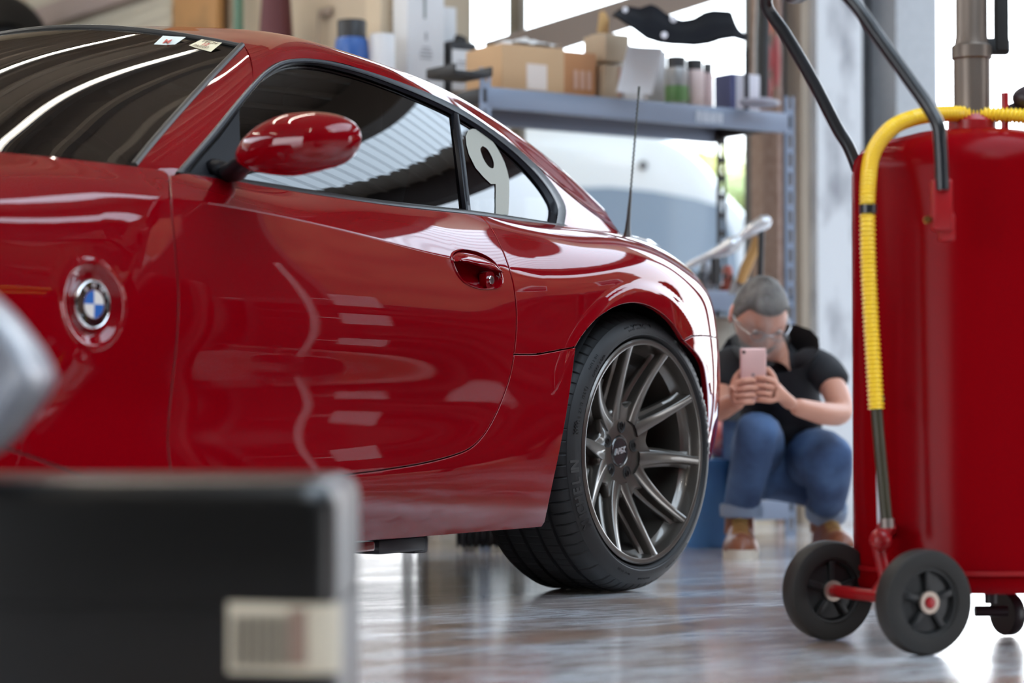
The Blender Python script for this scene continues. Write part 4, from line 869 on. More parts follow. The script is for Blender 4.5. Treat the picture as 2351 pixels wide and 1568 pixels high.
mb = MB(); mb.tube([hp(1972, 1190, 4.22), hp(1973, 1212, 4.22)], .0125); mb.build('hose_ferrule', mat('ferrule', (.25, .2, .18), rough=.4, metal=.7), tk)
mb = MB(); mb.tube([hp(1960, 485, 4.30), hp(1966, 700, 4.30), hp(1976, 1205, 4.30)], .0042); mb.build('sight_tube', mat('clear_tube', (.55, .55, .60), rough=.15), tk)
mb = MB(); mb.lathe([(.0001, .010), (.008, .010), (.009, 0)], 14, M=frame(hp(1970, 915, 4.27), (0, -1, 0))); mb.build('tap', CHR, tk)
# foot frame and wheels
mb = MB(); mb.tube([hp(1966, 1245, 4.28), hp(1985, 1330, 4.28), hp(1990, 1362, 4.28)], .012); mb.ball(hp(1968, 1240, 4.26), .020); mb.tube([hp(1975, 1215, 4.26), hp(2040, 1215, 4.40)], .014)
wl = at(1900, 4.42, z=.0905); wr = at(2118, 4.15, z=.0905)
Il = wm(tk).inverted(); wl_, wr_ = Il @ Vector(wl), Il @ Vector(wr); ax_ = (wr_-wl_).normalized()
mb.tube([tuple(wl_), tuple(wr_)], .0115); mb.tube([hp(1985, 1330, 4.28), tuple(wl_*.5+wr_*.5)], .011); mb.tube([tuple(wl_*.45+wr_*.55), hp(2120, 1300, 4.40)], .011); mb.build('axle_frame', TR2, tk)
for c, s_ in ((wl_, -1), (wr_, 1)):
    Mw = frame(tuple(c), ax_); r = .0905
    mb = MB(); mb.lathe([(.058, -.014), (.060, -.019), (.076, -.022), (r-.004, -.019), (r, -.011), (r, .011), (r-.004, .019), (.076, .022), (.060, .019), (.058, .014)], 56, M=Mw); ty = mb.build('castor_wheel', mat('solid_rubber', (.014, .012, .010), rough=.6), tk)
    mb = MB(); mb.lathe([(.059, -.015), (.059, .015), (.054, .015), (.050, .006), (.020, .008), (.018, .016), (.0001, .016)], 48, M=Mw)
    for k in range(5): mb.box((.035, 0, .010), (.036, .012, .010), .002, M=Mw @ Matrix.Rotation(2*math.pi*k/5, 4, 'Z'))
    mb.build('wheel_centre', mat('nylon_black', (.008, .008, .008), rough=.45), ty)
    mb = MB(); mb.lathe([(.019, .014), (.019, .0195), (.011, .0195), (.011, .017)], 28, M=Mw); mb.build('washer', mat('washer_zinc', (.45, .36, .30), rough=.35, metal=.8), ty)
    mb = MB(); mb.lathe([(.0095, .016), (.0095, .022), (.0001, .023)], 20, M=Mw); mb.build('red_axle_end', TR2, ty)
mb = MB(); q = hp(2268, 1400, 4.45); mb.tube([hp(2268, 1360, 4.45), hp(2268, 1385, 4.45)], .012); mb.tube([(q[0]+.03, q[1], .05), (q[0]-.03, q[1]+.0, .05)], .010); mb.lathe([(.0001, -.012), (.038, -.012), (.040, -.008), (.040, .008), (.038, .012), (.0001, .012)], 28, M=frame((q[0]+.04, q[1]+.05, .041), (1, .5, 0))); mb.build('swivel_castor', mat('dark_valve'), tk)
# ---------------------------------------------------------------- black case in the near foreground
D = 2.5; p = at(385, D, z=0); bx_ = thing('storage_case', 'big black plastic storage case, out of focus in the near left foreground', 'case', tuple(p), CROT)
w0, w1 = lx(-300, 385, D), lx(772, 385, D); dp = .42; H = .346; r_ = .036
def rrect(x0, x1, y0, y1, r, n=8):
    o = []
    for cx_, cy_, a in ((x1-r, y0+r, -90), (x1-r, y1-r, 0), (x0+r, y1-r, 90), (x0+r, y0+r, 180)):
        for q in np.linspace(a, a+90, n): o.append((cx_+r*math.cos(math.radians(q)), cy_+r*math.sin(math.radians(q))))
    return o
mb = MB(); P = []
for z, ins in [(0, .03), (.0, .012), (.012, 0.004), (.02, 0), (H*.62, -.0), (H*.62, .004), (H*.64, .004), (H*.64, 0), (H-.026, 0), (H-.012, .004), (H-.004, .011), (H, .024), (H, .06)]:
    P.append([(x, y, z) for x, y in rrect(w0+ins, w1-ins, ins, dp-ins, max(.01, r_-ins*.5))])
mb.grid(np.array(P), closev=True); n = len(P[0]); b = (len(P)-1)*n; mb.f.append(tuple(range(b, b+n))); mb.f.append(tuple(reversed(range(n))))
mb.build('shell', mat('case_plastic', (.003, .0028, .0025), rough=.30, spec=.55, bump=(300, .08)), bx_)
mb = MB(); mb.box(((w0+w1)/2, -.004, H*.72), (.12, .012, .05), .004)
pth = np.array([(x, y) for x, y in ([(w1-r_-.075, 0)]+rrect(w0, w1, 0, dp, r_)[:8]+[(w1, r_+.012)])]); pth = resamp(pth, 24)
t0 = pth[0]; ctr = np.array([(w0+w1)/2, dp/2]); out_ = pth+(pth-np.array([w1-.06, .06]))*.02
zb, zt = pz(600, 1543, D), pz(600, 1382, D)
nrm_ = np.gradient(pth, axis=0); nrm_ = np.stack([nrm_[:, 1], -nrm_[:, 0]], 1)/np.linalg.norm(nrm_, axis=1)[:, None]; off_ = pth+nrm_*.0022
lb_ = MB().grid(np.array([[(q[0], q[1], z-.004*(i/24)) for i, q in enumerate(off_)] for z in (zb, zt)])).build('shipping_label', mat('label_paper', (.62, .55, .42), rough=.55), bx_)
mb = MB(); xs_ = np.linspace(pth[0][0]+.006, pth[0][0]+.060, 17)
for i, x in enumerate(xs_): mb.box((x, -.0030, (zb+zt)/2-.004), (.0010+.0008*((i*5) % 3), .0008, (zt-zb)*.74))
mb.build('bar_lines', mat('label_print', (.16, .14, .11), rough=.6), lb_, smooth=False)
mb = MB(); mb.box((pth[0][0]+.072, -.0032, (zb+zt)/2), (.018, .0008, (zt-zb)*.8)); mb.build('brown_band', mat('label_brown', (.26, .17, .13), rough=.6), lb_, smooth=False)
# pale shell leaning in from the left
D = 2.45; gr = cam_thing('moulded_cover', 'pale grey moulded cover with a blunt corner above the black case at the left edge', 'cover', -185, D)
pl = cr([(-560, 1075), (-60, 1062), (0, 1022), (45, 965), (88, 905), (104, 866), (92, 826), (55, 768), (0, 702), (-70, 640), (-200, 560), (-420, 520), (-600, 540)], 5)
mb = MB(); P = []
cxx, czz = lx(-280, -150, D), zz(830, D)
for y, s in [(0.075, .40), (.02, .72), (-.005, .90), (-.008, .95), (0, .985), (.02, 1.0), (.10, 1.0), (.16, .98), (.20, .9), (.22, .6)]:
    P.append([(cxx+(lx(x, -150, D)-cxx)*s, y, czz+(zz(z, D)-czz)*s) for x, z in pl])
mb.grid(np.array(P), closev=True); n = len(P[0]); b = (len(P)-1)*n; mb.f.append(tuple(range(b, b+n))); mb.f.append(tuple(reversed(range(n))))
mb.build('cover_shell', mat('pale_shell', (.20, .215, .25), rough=.30, coat=.3, coat_r=.2), gr, angle=70)
# ---------------------------------------------------------------- steel racks along the back
RKM = mat('rack_grey', (.24, .29, .38), rough=.4, metal=.25); RKB = mat('rack_black', (.02, .02, .022), rough=.45); CHIP = mat('chipboard', (.36, .24, .15), rough=.8)
VF = 6.13                                                     # front face of the first rack
def post(mbx, u, v, z0, z1, w_=.04, holes=True):
    'angle post: two flanges, the front one pierced with slots'
    t = .003; n = int((z1-z0)/.0635)
    def strip_(o, du, dv):
        for k in range(n):
            a = z0+k*.0635; a1 = a+.0635
            for (s0, s1, b0, b1) in ((0, .28, a, a1), (.72, 1, a, a1), (.28, .72, a, a+.020)): 
                c = o+(np.array(du)*(s0+s1)/2*w_); sx = w_*(s1-s0)
                mbx.box((0, 0, 0), (sx if du[0] else t, t if du[0] else sx, b1-b0), M=Matrix.Translation(Vector(B(c[0], c[1], (b0+b1)/2))) @ rotm(rz=BROT))
    strip_(np.array([u, v]), (1, 0), 0); strip_(np.array([u+(w_ if w_ > 0 else 0), v]), (0, 1), 0)
def rack(label, u0, u1, v0, v1, ztop, decks, pm, bm_, group=None):
    t = thing('storage_rack', label, 'rack', tuple(B((u0+u1)/2, v0, 0)), BROT, group)
    for (u, v) in ((u0, v0), (u1-.04, v0), (u0, v1-.04), (u1-.04, v1-.04)):
        mb = MB(); post(mb, u, v, 0, ztop); mb.build('post', pm if v == v0 else RKB, t, world=True, smooth=False)
    for z in decks:
        for v in (v0-.002, v1-.03):
            mb = MB(); mb.box((0, 0, 0), (u1-u0-.05, .028, .065), .003, M=Matrix.Translation(Vector(B((u0+u1)/2, v+.014, z-.035))) @ rotm(rz=BROT)); mb.build('beam', bm_, t, world=True)
        for u in (u0+.02, u1-.02):
            mb = MB(); mb.box((0, 0, 0), (.028, v1-v0, .045), .003, M=Matrix.Translation(Vector(B(u, (v0+v1)/2, z-.03))) @ rotm(rz=BROT)); mb.build('side_beam', RKB, t, world=True)
        mb = MB(); mb.box((0, 0, 0), (u1-u0-.05, v1-v0-.03, .014), M=Matrix.Translation(Vector(B((u0+u1)/2, (v0+v1)/2, z-.008))) @ rotm(rz=BROT)); mb.build('deck', CHIP, t, world=True, smooth=False)
    return t
u_r1 = uv_of(1822, VF); u_r0 = uv_of(1098, VF)
Z1 = pz(1400, 222, 7.6)
rk = rack('grey slotted steel rack in front of the bright window', u_r0, u_r1, VF, VF+.40, Z1+.06, [Z1, pz(1640, 664, 7.8), pz(1720, 1148, 7.9)], RKM, RKM)
mb = MB(); rsx = np.random.RandomState(4)                     # white print on the beam, too blurred to read
for k in range(11):
    c = at(1606+k*8.6, 7.78, py=266); hgt = .030+.008*rsx.rand(); ptx = B((c-CAM)@UX, VF-.0035, c[2]); mb.box((0, 0, 0), (.0045+.003*rsx.rand(), .0015, hgt), M=Matrix.Translation(Vector(ptx)) @ rotm(rz=BROT, ry=.25*(rsx.rand()-.5)))
mb.build('beam_print', mat('letter_white', (.62, .66, .72), rough=.5), rk, world=True, smooth=False)
# second rack to its left, reaching behind the car roof
VF2 = 6.55; q0, q1 = uv_of(560, VF2), uv_of(1086, VF2); Z2 = pz(950, 196, 7.4)
rk2 = rack('brown-decked rack behind the car roof, left of the window', q0, q1, VF2, VF2+.42, Z2+.02, [Z2, Z2-.30, .5], RKB, mat('rack_brown', (.33, .17, .11), rough=.6))
def on(px, vv, z, dz=0):
    'a spot at column px on the plane v = vv, height z'
    return B(uv_of(px, vv), vv, z)
def wid(px0, px1, vv): return uv_of(px1, vv)-uv_of(px0, vv)
def hz_at(px, py, vv): 
    u = uv_of(px, vv); d = .559*u+.829*vv; return pz(px, py, d)
def carton(label, px0, px1, pytop, vv, z, depth, m, group=None, tape=None, lab=None, flap=True, pyb=None, name='cardboard_box', cat='box', twist=0):
    pm = (px0+px1)/2; t = thing(name, label, cat, tuple(on(pm, vv+depth/2, z)), BROT+twist, group); w_ = wid(px0, px1, vv)
    h = hz_at(pm, pytop, vv)-z
    mb = MB(); mb.box((0, 0, h/2), (w_, depth, h), .003); mb.build('box_walls', m, t)
    if flap: mb = MB(); mb.box((0, 0, h+.0015), (w_*.98, depth*.49, .003)); mb.build('lid_flap', m, t, smooth=False)
    if lab: mb = MB(); mb.box((w_*(lab[0]-.5), -depth/2-.0012, h*lab[1]), (w_*lab[2], .002, h*lab[3])); mb.build('paper_label', mat(lab[4], lab[5], rough=.6), t, smooth=False)
    return t, w_, h
CB = mat('cardboard', (.55, .36, .20), rough=.75); CBO = mat('cardboard_orange', (.52, .25, .11), rough=.75); CBT = mat('cardboard_tan', (.44, .35, .25), rough=.8); WHB = mat('white_card', (.70, .72, .74), rough=.5)
VI = VF+.04
a_, wA, hA = carton('light brown cardboard box with a pale label, left end of the grey rack top', 1108, 1250, 101, VI, Z1, .22, CB, lab=(.55, .33, .32, .55, 'pale_label', (.72, .64, .58)), twist=-.04)
b_, wB, hB = carton('orange-brown cardboard box with pink printed bars beside the light brown box', 1256, 1333, 116, VI+.02, Z1, .16, CBO)
for k in range(3): mb = MB(); mb.box((-wB*.12+k*wB*.2, -.0812, hB*.38), (wB*.12, .0015, hB*.42)); mb.build('printed_bar', mat('pink_print', (.66, .42, .32), rough=.6), b_, smooth=False)
carton('small tan cardboard box next to the orange-brown box', 1356, 1393, 146, VI, Z1, .14, CBT, lab=(.93, .5, .08, .9, 'pink_edge', (.6, .35, .3)))
c_, wC, hC = carton('upper tan cardboard box stacked behind on the small tan box', 1362, 1418, 75, VI+.02, hz_at(1371, 146, VI)+.014, .12, CBT)
carton('white carton with an angled white flyer leaning on it', 1400, 1448, 140, VI, Z1, .14, WHB)
t = wall_thing('flyer', 'white folded flyer leaning on the white carton', 'paper', 1452, 7.55, Z1, None); mb = MB(); mb.grid(np.array([[(-.075+.13*s+.03*k, -.02-.02*k+.01*math.sin(5*s), .002+.145*k) for s in np.linspace(0, 1, 8)] for k in np.linspace(0, 1, 6)][::1])); o = mb.build('sheet', WHB, t); 
carton('grey-white carton behind the flyer', 1455, 1500, 112, VI+.17, Z1, .14, mat('greywhite', (.50, .49, .50), rough=.6), flap=False)
# crumpled paper on the first box
t = thing('crumpled_paper', 'crumpled white paper lying on the light brown box', 'paper', tuple(on(1190, VI+.15, Z1+hA+.004)), BROT); rs_ = np.random.RandomState(3); G = []
for i in range(14): G.append([(-.085+.17*i/13, -.11+.22*j/11, .004+.030*math.sin(math.pi*i/13)*math.sin(math.pi*j/11)+rs_.rand()*.014) for j in range(12)])
MB().grid(np.array(G)).build('sheet', WHB, t, smooth=False)
def can(label, px0, px1, pyt, m_body, m_top, vv=VI+.03, group='spray cans on the grey rack', z=Z1, band=None):
    w_ = wid(px0, px1, vv); pm = (px0+px1)/2; h = hz_at(pm, pyt, vv)-z; r = w_/2*.98; t = thing('spray_can', label, 'can', tuple(on(pm, vv+r, z)), 0, group)
    mb = MB(); mb.lathe([(.0001, .0), (r*.94, .0), (r, .004), (r, h*.74), (r*.93, h*.78), (.0001, h*.785)], 32); mb.build('can_body', m_body, t, angle=30)
    mb = MB(); mb.lathe([(r*.80, h*.775), (r*.80, h*.985), (r*.74, h), (.0001, h)], 28); mb.build('cap', m_top, t, angle=30)
    if band: mb = MB(); mb.lathe([(r+.0006, h*.1), (r+.0006, h*.42)], 32); mb.build('colour_band', band, t)
can('tall spray can with a green band and black cap', 1529, 1573, 126, mat('can_grey', (.30, .30, .30), rough=.3, metal=.3), RKB, band=mat('can_green', (.10, .22, .07), rough=.4))
can('tall spray can with a pink and white stripe and black cap', 1573, 1612, 133, mat('can_pinkwhite', (.62, .50, .48), rough=.3), RKB)
can('slim pink spray can, rightmost of the three cans', 1613, 1634, 143, mat('can_pink', (.55, .42, .42), rough=.35), mat('can_dark', (.05, .05, .05), rough=.4))
t, w_, h = carton('small lilac-white box with a navy side panel at the right end of the rack', 1669, 1724, 168, VI+.02, Z1, .09, mat('lilac_white', (.62, .60, .66), rough=.5)); mb = MB(); mb.box((-w_/2-.011, 0, h/2), (.02, .09, h*.98)); mb.build('navy_side', mat('navy', (.05, .06, .16), rough=.5), t, smooth=False)
t = wall_thing('wheel_weight_bag', 'flat grey plastic bag slumped at the right end of the rack', 'bag', 1745, 7.85, Z1+.001); mb = MB(); mb.ball((0, .0, .012), (.075, .06, .016)); mb.build('bag_film', mat('bag_grey', (.30, .30, .36), rough=.3), t)
# black undertray hung over the boxes
t = thing('undertray', 'black plastic engine undertray with bolt holes lying across the boxes', 'car part', tuple(at(1560, 7.45, z=pz(1560, 60, 7.45))), CROT)
D = 7.45; U = lambda px, py: (lx(px, 1560, D), pz(1560, py, D)-pz(1560, 60, D))
xs__ = np.linspace(1406, 1718, 60)
tY = np.interp(xs__, [1406, 1425, 1450, 1475, 1500, 1515, 1535, 1555, 1575, 1600, 1625, 1645, 1690, 1700, 1718], [36, 20, 12, 16, 8, 14, 30, 40, 44, 40, 26, 22, 24, 52, 84])
bY = np.interp(xs__, [1406, 1430, 1455, 1480, 1510, 1540, 1590, 1625, 1650, 1680, 1700, 1718], [40, 58, 74, 92, 102, 107, 109, 104, 96, 92, 98, 92])
topc = np.array([U(x, y-5) for x, y in zip(xs__, tY)]); botc = np.array([U(x, y+7) for x, y in zip(xs__, bY)])
tc_, bc_ = topc, botc; P = []
for k, s in enumerate(np.linspace(0, 1, 14)):
    q = tc_*(1-s)+bc_*s; P.append([(x, .20*(1-s)-.10+.006*math.sin(x*38+s*5)+.008*math.sin(s*9), z) for x, z in q])
P = np.array(P); F_ = [[tuple(p) for p in r] for r in P]; Bk = P+np.array([0, .012, .010])
BT = mat('undertray_black', (.012, .013, .017), rough=.95, spec=.08)
mb = MB(); mb.grid(P); mb.grid(Bk[::-1]); mb.build('tray', BT, t, angle=60)
for (px, py, r) in ((1547, 46, .011), (1521, 94, .010), (1436, 25, .009)):
    x, z = U(px, py); mb = MB(); mb.lathe([(.0001, 0), (r, 0), (r, .004), (.0001, .006)], 16, M=frame((x, -.115+.06*(py < 60)*1.6, z), (0, -1, 0))); mb.build('bright_washer', mat('pale_washer', (.75, .75, .80), rough=.3), t)
t = thing('support_bar', 'black bar standing on the rack end and holding the undertray', 'bar', tuple(on(1713, VI, Z1)), BROT); mb = MB(); mb.tube([(0, 0, 0), (0, 0, pz(1700, 95, 7.8)-Z1)], .008); mb.build('bar_tube', BT, t)
t = wall_thing('paper_tag', 'orange paper tag hanging beside the undertray', 'tag', 1385, 7.5, pz(1385, 75, 7.5)); mb = MB(); mb.prism([(-.022, 0), (.020, 0), (.024, .04), (.010, .066), (-.012, .064)], -.001, .001, M=rotm(rx=math.pi/2)); mb.tube([(0, 0, .06), (0, 0, .12)], .001, n=4); mb.build('tag_card', mat('tag_orange', (.60, .36, .14), rough=.7), t)
# left rack top: black jug, tall boxes, bottles
VJ = VF2+.03
def boxy(name, label, cat, px0, px1, pyt, m, vv=VJ, z=Z2, depth=.10, **k): return carton(label, px0, px1, pyt, vv, z, depth, m, name=name, cat=cat, flap=False, **k)
t = thing('jug', 'black jug with a big white label and tilted black cap', 'jug', tuple(on(1043, VJ+.05, Z2)), BROT); w_ = wid(1010, 1076, VJ); h = hz_at(1043, 92, VJ)-Z2
mb = MB(); mb.box((0, 0, h/2), (w_, .10, h), .014, seg=3); mb.build('jug_body', RKB, t)
mb = MB(); mb.box((-.001, -.0515, h*.52), (w_*.84, .002, h*.66), .0008); lb2 = mb.build('white_label', WHB, t)
for k, (zz_, ww) in enumerate(((.66, .5), (.60, .6), (.46, .35), (.42, .35))): mb = MB(); mb.box((0, -.0532, h*zz_), (w_*ww, .0008, .006)); mb.build('label_line', mat('faint_print', (.35, .36, .38), rough=.6), lb2, smooth=False)
mb = MB(); mb.lathe([(.020, 0), (.022, .02), (.0001, .024)], 24, M=xf((.012, 0, h), ry=.45)); mb.lathe([(.016, -.01), (.016, .01)], 20, M=xf((.012, 0, h))); mb.build('jug_cap', RKB, t)
t, w_, h = boxy('carton', 'tall white product box with a grey diagram, right of the cream card', 'box', 914, 1000, -60, WHB, depth=.09)
zf = lambda py: hz_at(957, py, VJ)-Z2
def art(t, x, z, w_, h_, m='faint_print', y=-.0465): mb = MB(); mb.box((x, y, z), (w_, .0012, h_)); mb.build('printed_mark', mat(m, (.35, .36, .38), rough=.6), t, smooth=False)
art(t, -.005, zf(15), .008, .075, 'print_greygreen'); MATS['print_greygreen'].node_tree.nodes['Principled BSDF'].inputs[0].default_value = (.22, .26, .25, 1); art(t, .0, zf(82), .008, .026); 
for k, ww in enumerate((.03, .042, .05, .045)): art(t, .0, zf(108+k*8), ww, .0045)
boxy('carton', 'slim white box standing behind the tall white box', 'box', 996, 1026, 14, WHB, vv=VJ+.13, depth=.10)
t, w_, h = boxy('carton', 'cream card carton with handwriting, left of the tall white box', 'box', 852, 918, -60, mat('cream_card', (.60, .50, .36), rough=.7), vv=VJ+.12)
for k in range(5): art(t, -.004+.004*(k % 2), hz_at(885, 12+k*14, VJ)-Z2, .034-.006*(k % 3), .004, 'scribble', y=-.0515)
MATS['scribble'].node_tree.nodes['Principled BSDF'].inputs[0].default_value = (.30, .22, .15, 1)
t = thing('bottle', 'blue-banded bottle with a wide black lid above the car roof', 'bottle', tuple(on(803, VJ+.05, Z2)), 0); r = wid(768, 836, VJ)/2*.94; h = hz_at(800, 40, VJ)-Z2
mb = MB(); mb.lathe([(.0001, 0), (r*.9, 0), (r*.9, h*.45), (r, h*.5), (.0001, h*.5)], 32); mb.build('bottle_body', mat('bottle_brown', (.25, .19, .15), rough=.4), t, angle=30)
mb = MB(); mb.lathe([(r*.98, h*.42), (r*1.12, h*.50), (r*1.02, h*.74), (r*.93, h*.76)], 32); mb.build('blue_band', mat('blue_plastic', (.04, .13, .42), rough=.35), t, angle=30)
mb = MB(); mb.lathe([(r*.92, h*.74), (r*.92, h*.985), (r*.88, h), (.0001, h)], 32); mb.build('lid', RKB, t, angle=30)
t = thing('paper_roll', 'white tube with a blue foot next to the blue-banded bottle', 'tube', tuple(on(873, VJ-.01, Z2)), 0); r = wid(844, 897, VJ)/2*.95; h = hz_at(868, 80, VJ)-Z2
mb = MB(); mb.lathe([(.0001, 0), (r, 0), (r, h*.98), (r*.95, h), (.0001, h)], 32); mb.build('tube_body', WHB, t, angle=30); mb = MB(); mb.lathe([(r*1.01, h*.02), (r*1.01, h*.30)], 32); mb.build('blue_foot', mat('sky_blue', (.20, .42, .75), rough=.4), t)
t = wall_thing('tray', 'shallow black tray lying between the jug and the cardboard box', 'tray', 1066, 7.20, Z2+.001); mb = MB(); mb.box((.02, .06, .008), (.13, .16, .015), .006); mb.box((-.045, .06, .018), (.008, .16, .03), .003); mb.box((.085, .06, .018), (.008, .16, .03), .003); mb.build('tray_body', RKB, t)
t = wall_thing('parts_bin', 'white louvred parts bin under the brown deck', 'bin', 1035, 7.40, Z2-.30+.001); mb = MB(); mb.box((0, .08, .06), (.17, .2, .12), .006)
for k in range(9): mb.box((-.07+k*.0175, -.024, .085), (.007, .006, .06))
mb.build('bin_shell', mat('bin_white', (.62, .64, .62), rough=.5), t)
# ---------------------------------------------------------------- far left bay
def on_ret(name, label, cat, px0, px1, off, z=0):
    u, v0_, d0 = rv(px0, off); _, v1_, d1 = rv(px1, off); return thing(name, label, cat, tuple(B(u, (v0_+v1_)/2, z)), BROT+math.pi/2), abs(v0_-v1_), (d0+d1)/2      # local X runs away along the wall, local Y into the room
t, L_, d = on_ret('roller_shutter', 'half-raised cream roller shutter with a grey-pink top rail at the upper left', 'shutter', 60, 392, .05, 1.26)
P = []; n = 28
for i in range(n*4+1): z = 1.7*i/(n*4); P.append([(-L_/2, .012*abs(math.sin(math.pi*i/4)), z), (L_/2, .012*abs(math.sin(math.pi*i/4)), z)])
MB().grid(np.array(P)).build('shutter_slats', mat('shutter_cream', (.50, .46, .36), rough=.6), t); mb = MB(); mb.box((0, .03, pz(240, 6, d)-1.26), (L_, .05, .10), .005); mb.build('rail', mat('rail_pinkgrey', (.33, .26, .23), rough=.6), t)
t, L_, d = on_ret('board', 'orange-brown wooden board with dark knots fixed on the wall', 'board', 397, 500, .05, 1.30); mb = MB(); mb.box((0, 0, .7), (L_, .03, 1.4), .004); mb.build('plank', mat('plank_orange', (.42, .22, .08), rough=.7, noise=(2.5, (.20, .12, .05), .30, .45)), t)
t, L_, d = on_ret('pole', 'green pole leaning upright beside the brown board', 'pole', 532, 552, .06); mb = MB(); mb.tube([(0, 0, .001), (0, 0, 2.4)], .020); mb.build('pole_tube', mat('pole_green', (.10, .20, .14), rough=.5), t)
t, L_, d = on_ret('long_bag', 'dark maroon and black long bag standing right of the green pole', 'bag', 605, 652, .16); mb = MB(); mb.tube([(-.03, 0, .001), (-.02, 0, .8), (.0, .0, 1.6), (.0, .0, 1.95)], [.10, .10, .075, .05], n=16); mb.build('bag_body', mat('maroon', (.10, .02, .025), rough=.6), t); mb = MB(); mb.tube([(-.06, .05, 1.0), (-.05, .05, 1.7)], .03, n=10); mb.build('bag_pocket', RKB, t)
u, v_, d = rv(-20, .45); zt = pz(-20, 165, d); t = thing('tyre', 'black tyre hanging high in the upper left corner', 'tyre', tuple(B(u, v_, zt)), BROT+.5); mb = MB(); mb.lathe([(.20, -.09), (.27, -.11), (.315, -.09), (.325, -.04), (.325, .04), (.315, .09), (.27, .11), (.20, .09), (.19, 0), (.20, -.09)], 64, M=rotm(rx=math.pi/2)); mb.build('tyre_rubber', TYR, t)
t2 = thing('wall_bracket', 'dark steel arm fixed to the wall that carries the hanging tyre', 'bracket', tuple(B(u, v_, zt+.165)), BROT); mb = MB(); mb.box((.18, 0, 0), (.56, .05, .05), .004); mb.build('arm', RKB, t2)
u, v_, d = rv(742, .012); t = thing('wall_hook', 'small dark hook plate on the beige wall', 'hook', tuple(B(u, v_, pz(742, 28, d))), BROT-math.pi/2); mb = MB(); mb.box((0, 0, 0), (.09, .02, .03), .004); mb.tube([(0, -.01, 0), (0, -.03, -.02), (0, -.03, -.2)], .004); mb.build('plate', mat('plate_brown', (.30, .24, .19), rough=.6), t)
# red and black ratchet straps beside the pier
t = thing('strap_bundle', 'red and black straps hanging on the brown pier', 'straps', tuple(B(uv_of(1752, VB-.12), VB-.12, hz_at(1752, 240, VB-.12))), BROT); zt_ = hz_at(1752, -60, VB-.12)-hz_at(1752, 240, VB-.12)
mb = MB(); mb.tube([(-.01, 0, 0), (-.005, 0, zt_*.5), (.004, 0, zt_)], [.034, .036, .03], n=14, flat=.6); mb.build('black_strap', RKB, t)
for k, (x, z, h, c) in enumerate(((.012, .30, .055, (.55, .10, .03)), (.008, .17, .06, (.35, .03, .03)), (.006, .06, .05, (.30, .03, .03)), (.045, .16, .10, (.30, .04, .04)))): mb = MB(); mb.ball((x, -.016, z*1.0), (.018, .012, h)); mb.build('red_buckle', mat('buckle_%d' % k, c, rough=.5), t)
# ---------------------------------------------------------------- clutter on the middle and low decks
ZM = pz(1640, 664, 7.8)
sb_ = t = thing('socket_bar', 'long shiny steel bar lying at a slant above the middle deck', 'tool', tuple(at(1640, 7.55, z=pz(1640, 585, 7.55))), CROT)
D = 7.55; U = lambda px, py: (lx(px, 1640, D), 0, pz(1640, py, D)-pz(1640, 585, D))
mb = MB(); pth = cr([U(1548, 628), U(1590, 606), U(1640, 583), U(1668, 570), U(1690, 555), U(1720, 532), U(1752, 512), U(1768, 500)], 6); rad = np.interp(np.linspace(0, 1, len(pth)), [0, .25, .45, .55, .62, .75, .9, 1], [.008, .014, .026, .026, .012, .022, .024, .012]); mb.tube([tuple(p) for p in pth], list(rad), n=14); mb.build('bar_body', mat('bright_steel', (.80, .82, .85), rough=.25, metal=.7), t)
mb = MB(); mb.tube([U(1750, 518), (U(1745, 664)[0], 0, ZM-pz(1640, 585, D)+.001)], .010); mb.build('stand_leg', RKB, t)
rs_ = np.random.RandomState(11)
for k, (px, w_, h, c, lab) in enumerate(((1575, .07, .07, (.03, .03, .035), 'dark hose coupling in the clutter, leftmost on the middle deck'), (1618, .055, .10, (.20, .20, .22), 'grey metal pump part in the clutter of the middle deck'), (1668, .045, .09, (.28, .07, .05), 'rust red cylinder in the clutter of the middle deck'), (1708, .04, .06, (.05, .05, .06), 'small black tin at the right of the middle-deck clutter'))):
    t = thing('machine_part', lab, 'part', tuple(on(px, VF+.14+.04*(k % 2), ZM+.001)), BROT+k*.3, 'machine parts on the middle deck'); mm = mat('part_%d' % k, c, rough=.35, metal=.5)
    mb = MB(); mb.lathe([(.0001, 0), (w_*.6, 0), (w_*.6, h*.3), (w_*.4, h*.35), (w_*.4, h*.8), (w_*.25, h), (.0001, h)], 20); mb.build('part_body', mm, t, angle=30); mb = MB(); mb.tube([(-w_*.8, 0, h*.6), (w_*.8, 0, h*.6)], w_*.16); mb.box((0, -w_*.4, h*.5), (w_*.5, w_*.2, h*.3), .002); mb.build('fitting', RKB, t)
mb = MB(); mb.tube([(U(1640, 590)[0], 0, 0), (U(1640, 664)[0], 0, ZM-pz(1640, 585, D)+.001)], .010); mb.build('stand_leg', RKB, sb_)
t = thing('work_glove', 'orange and grey work glove hung from the bar over the middle deck', 'glove', tuple(at(1722, 7.6, z=pz(1722, 650, 7.6))), CROT)
mb = MB(); mb.tube([(-.03, 0, .0), (-.012, 0, .05), (.012, 0, .10), (.022, 0, .145)], [.030, .036, .032, .022], n=14, flat=.5); mb.build('palm', mat('glove_orange', (.62, .34, .12), rough=.8), t)
for k in range(4): mb = MB(); mb.tube([(-.045+.013*k, 0, .01), (-.062+.015*k, 0, -.035)], [.009, .007], n=8); mb.build('finger', mat('glove_grey', (.4, .38, .36), rough=.8), t)
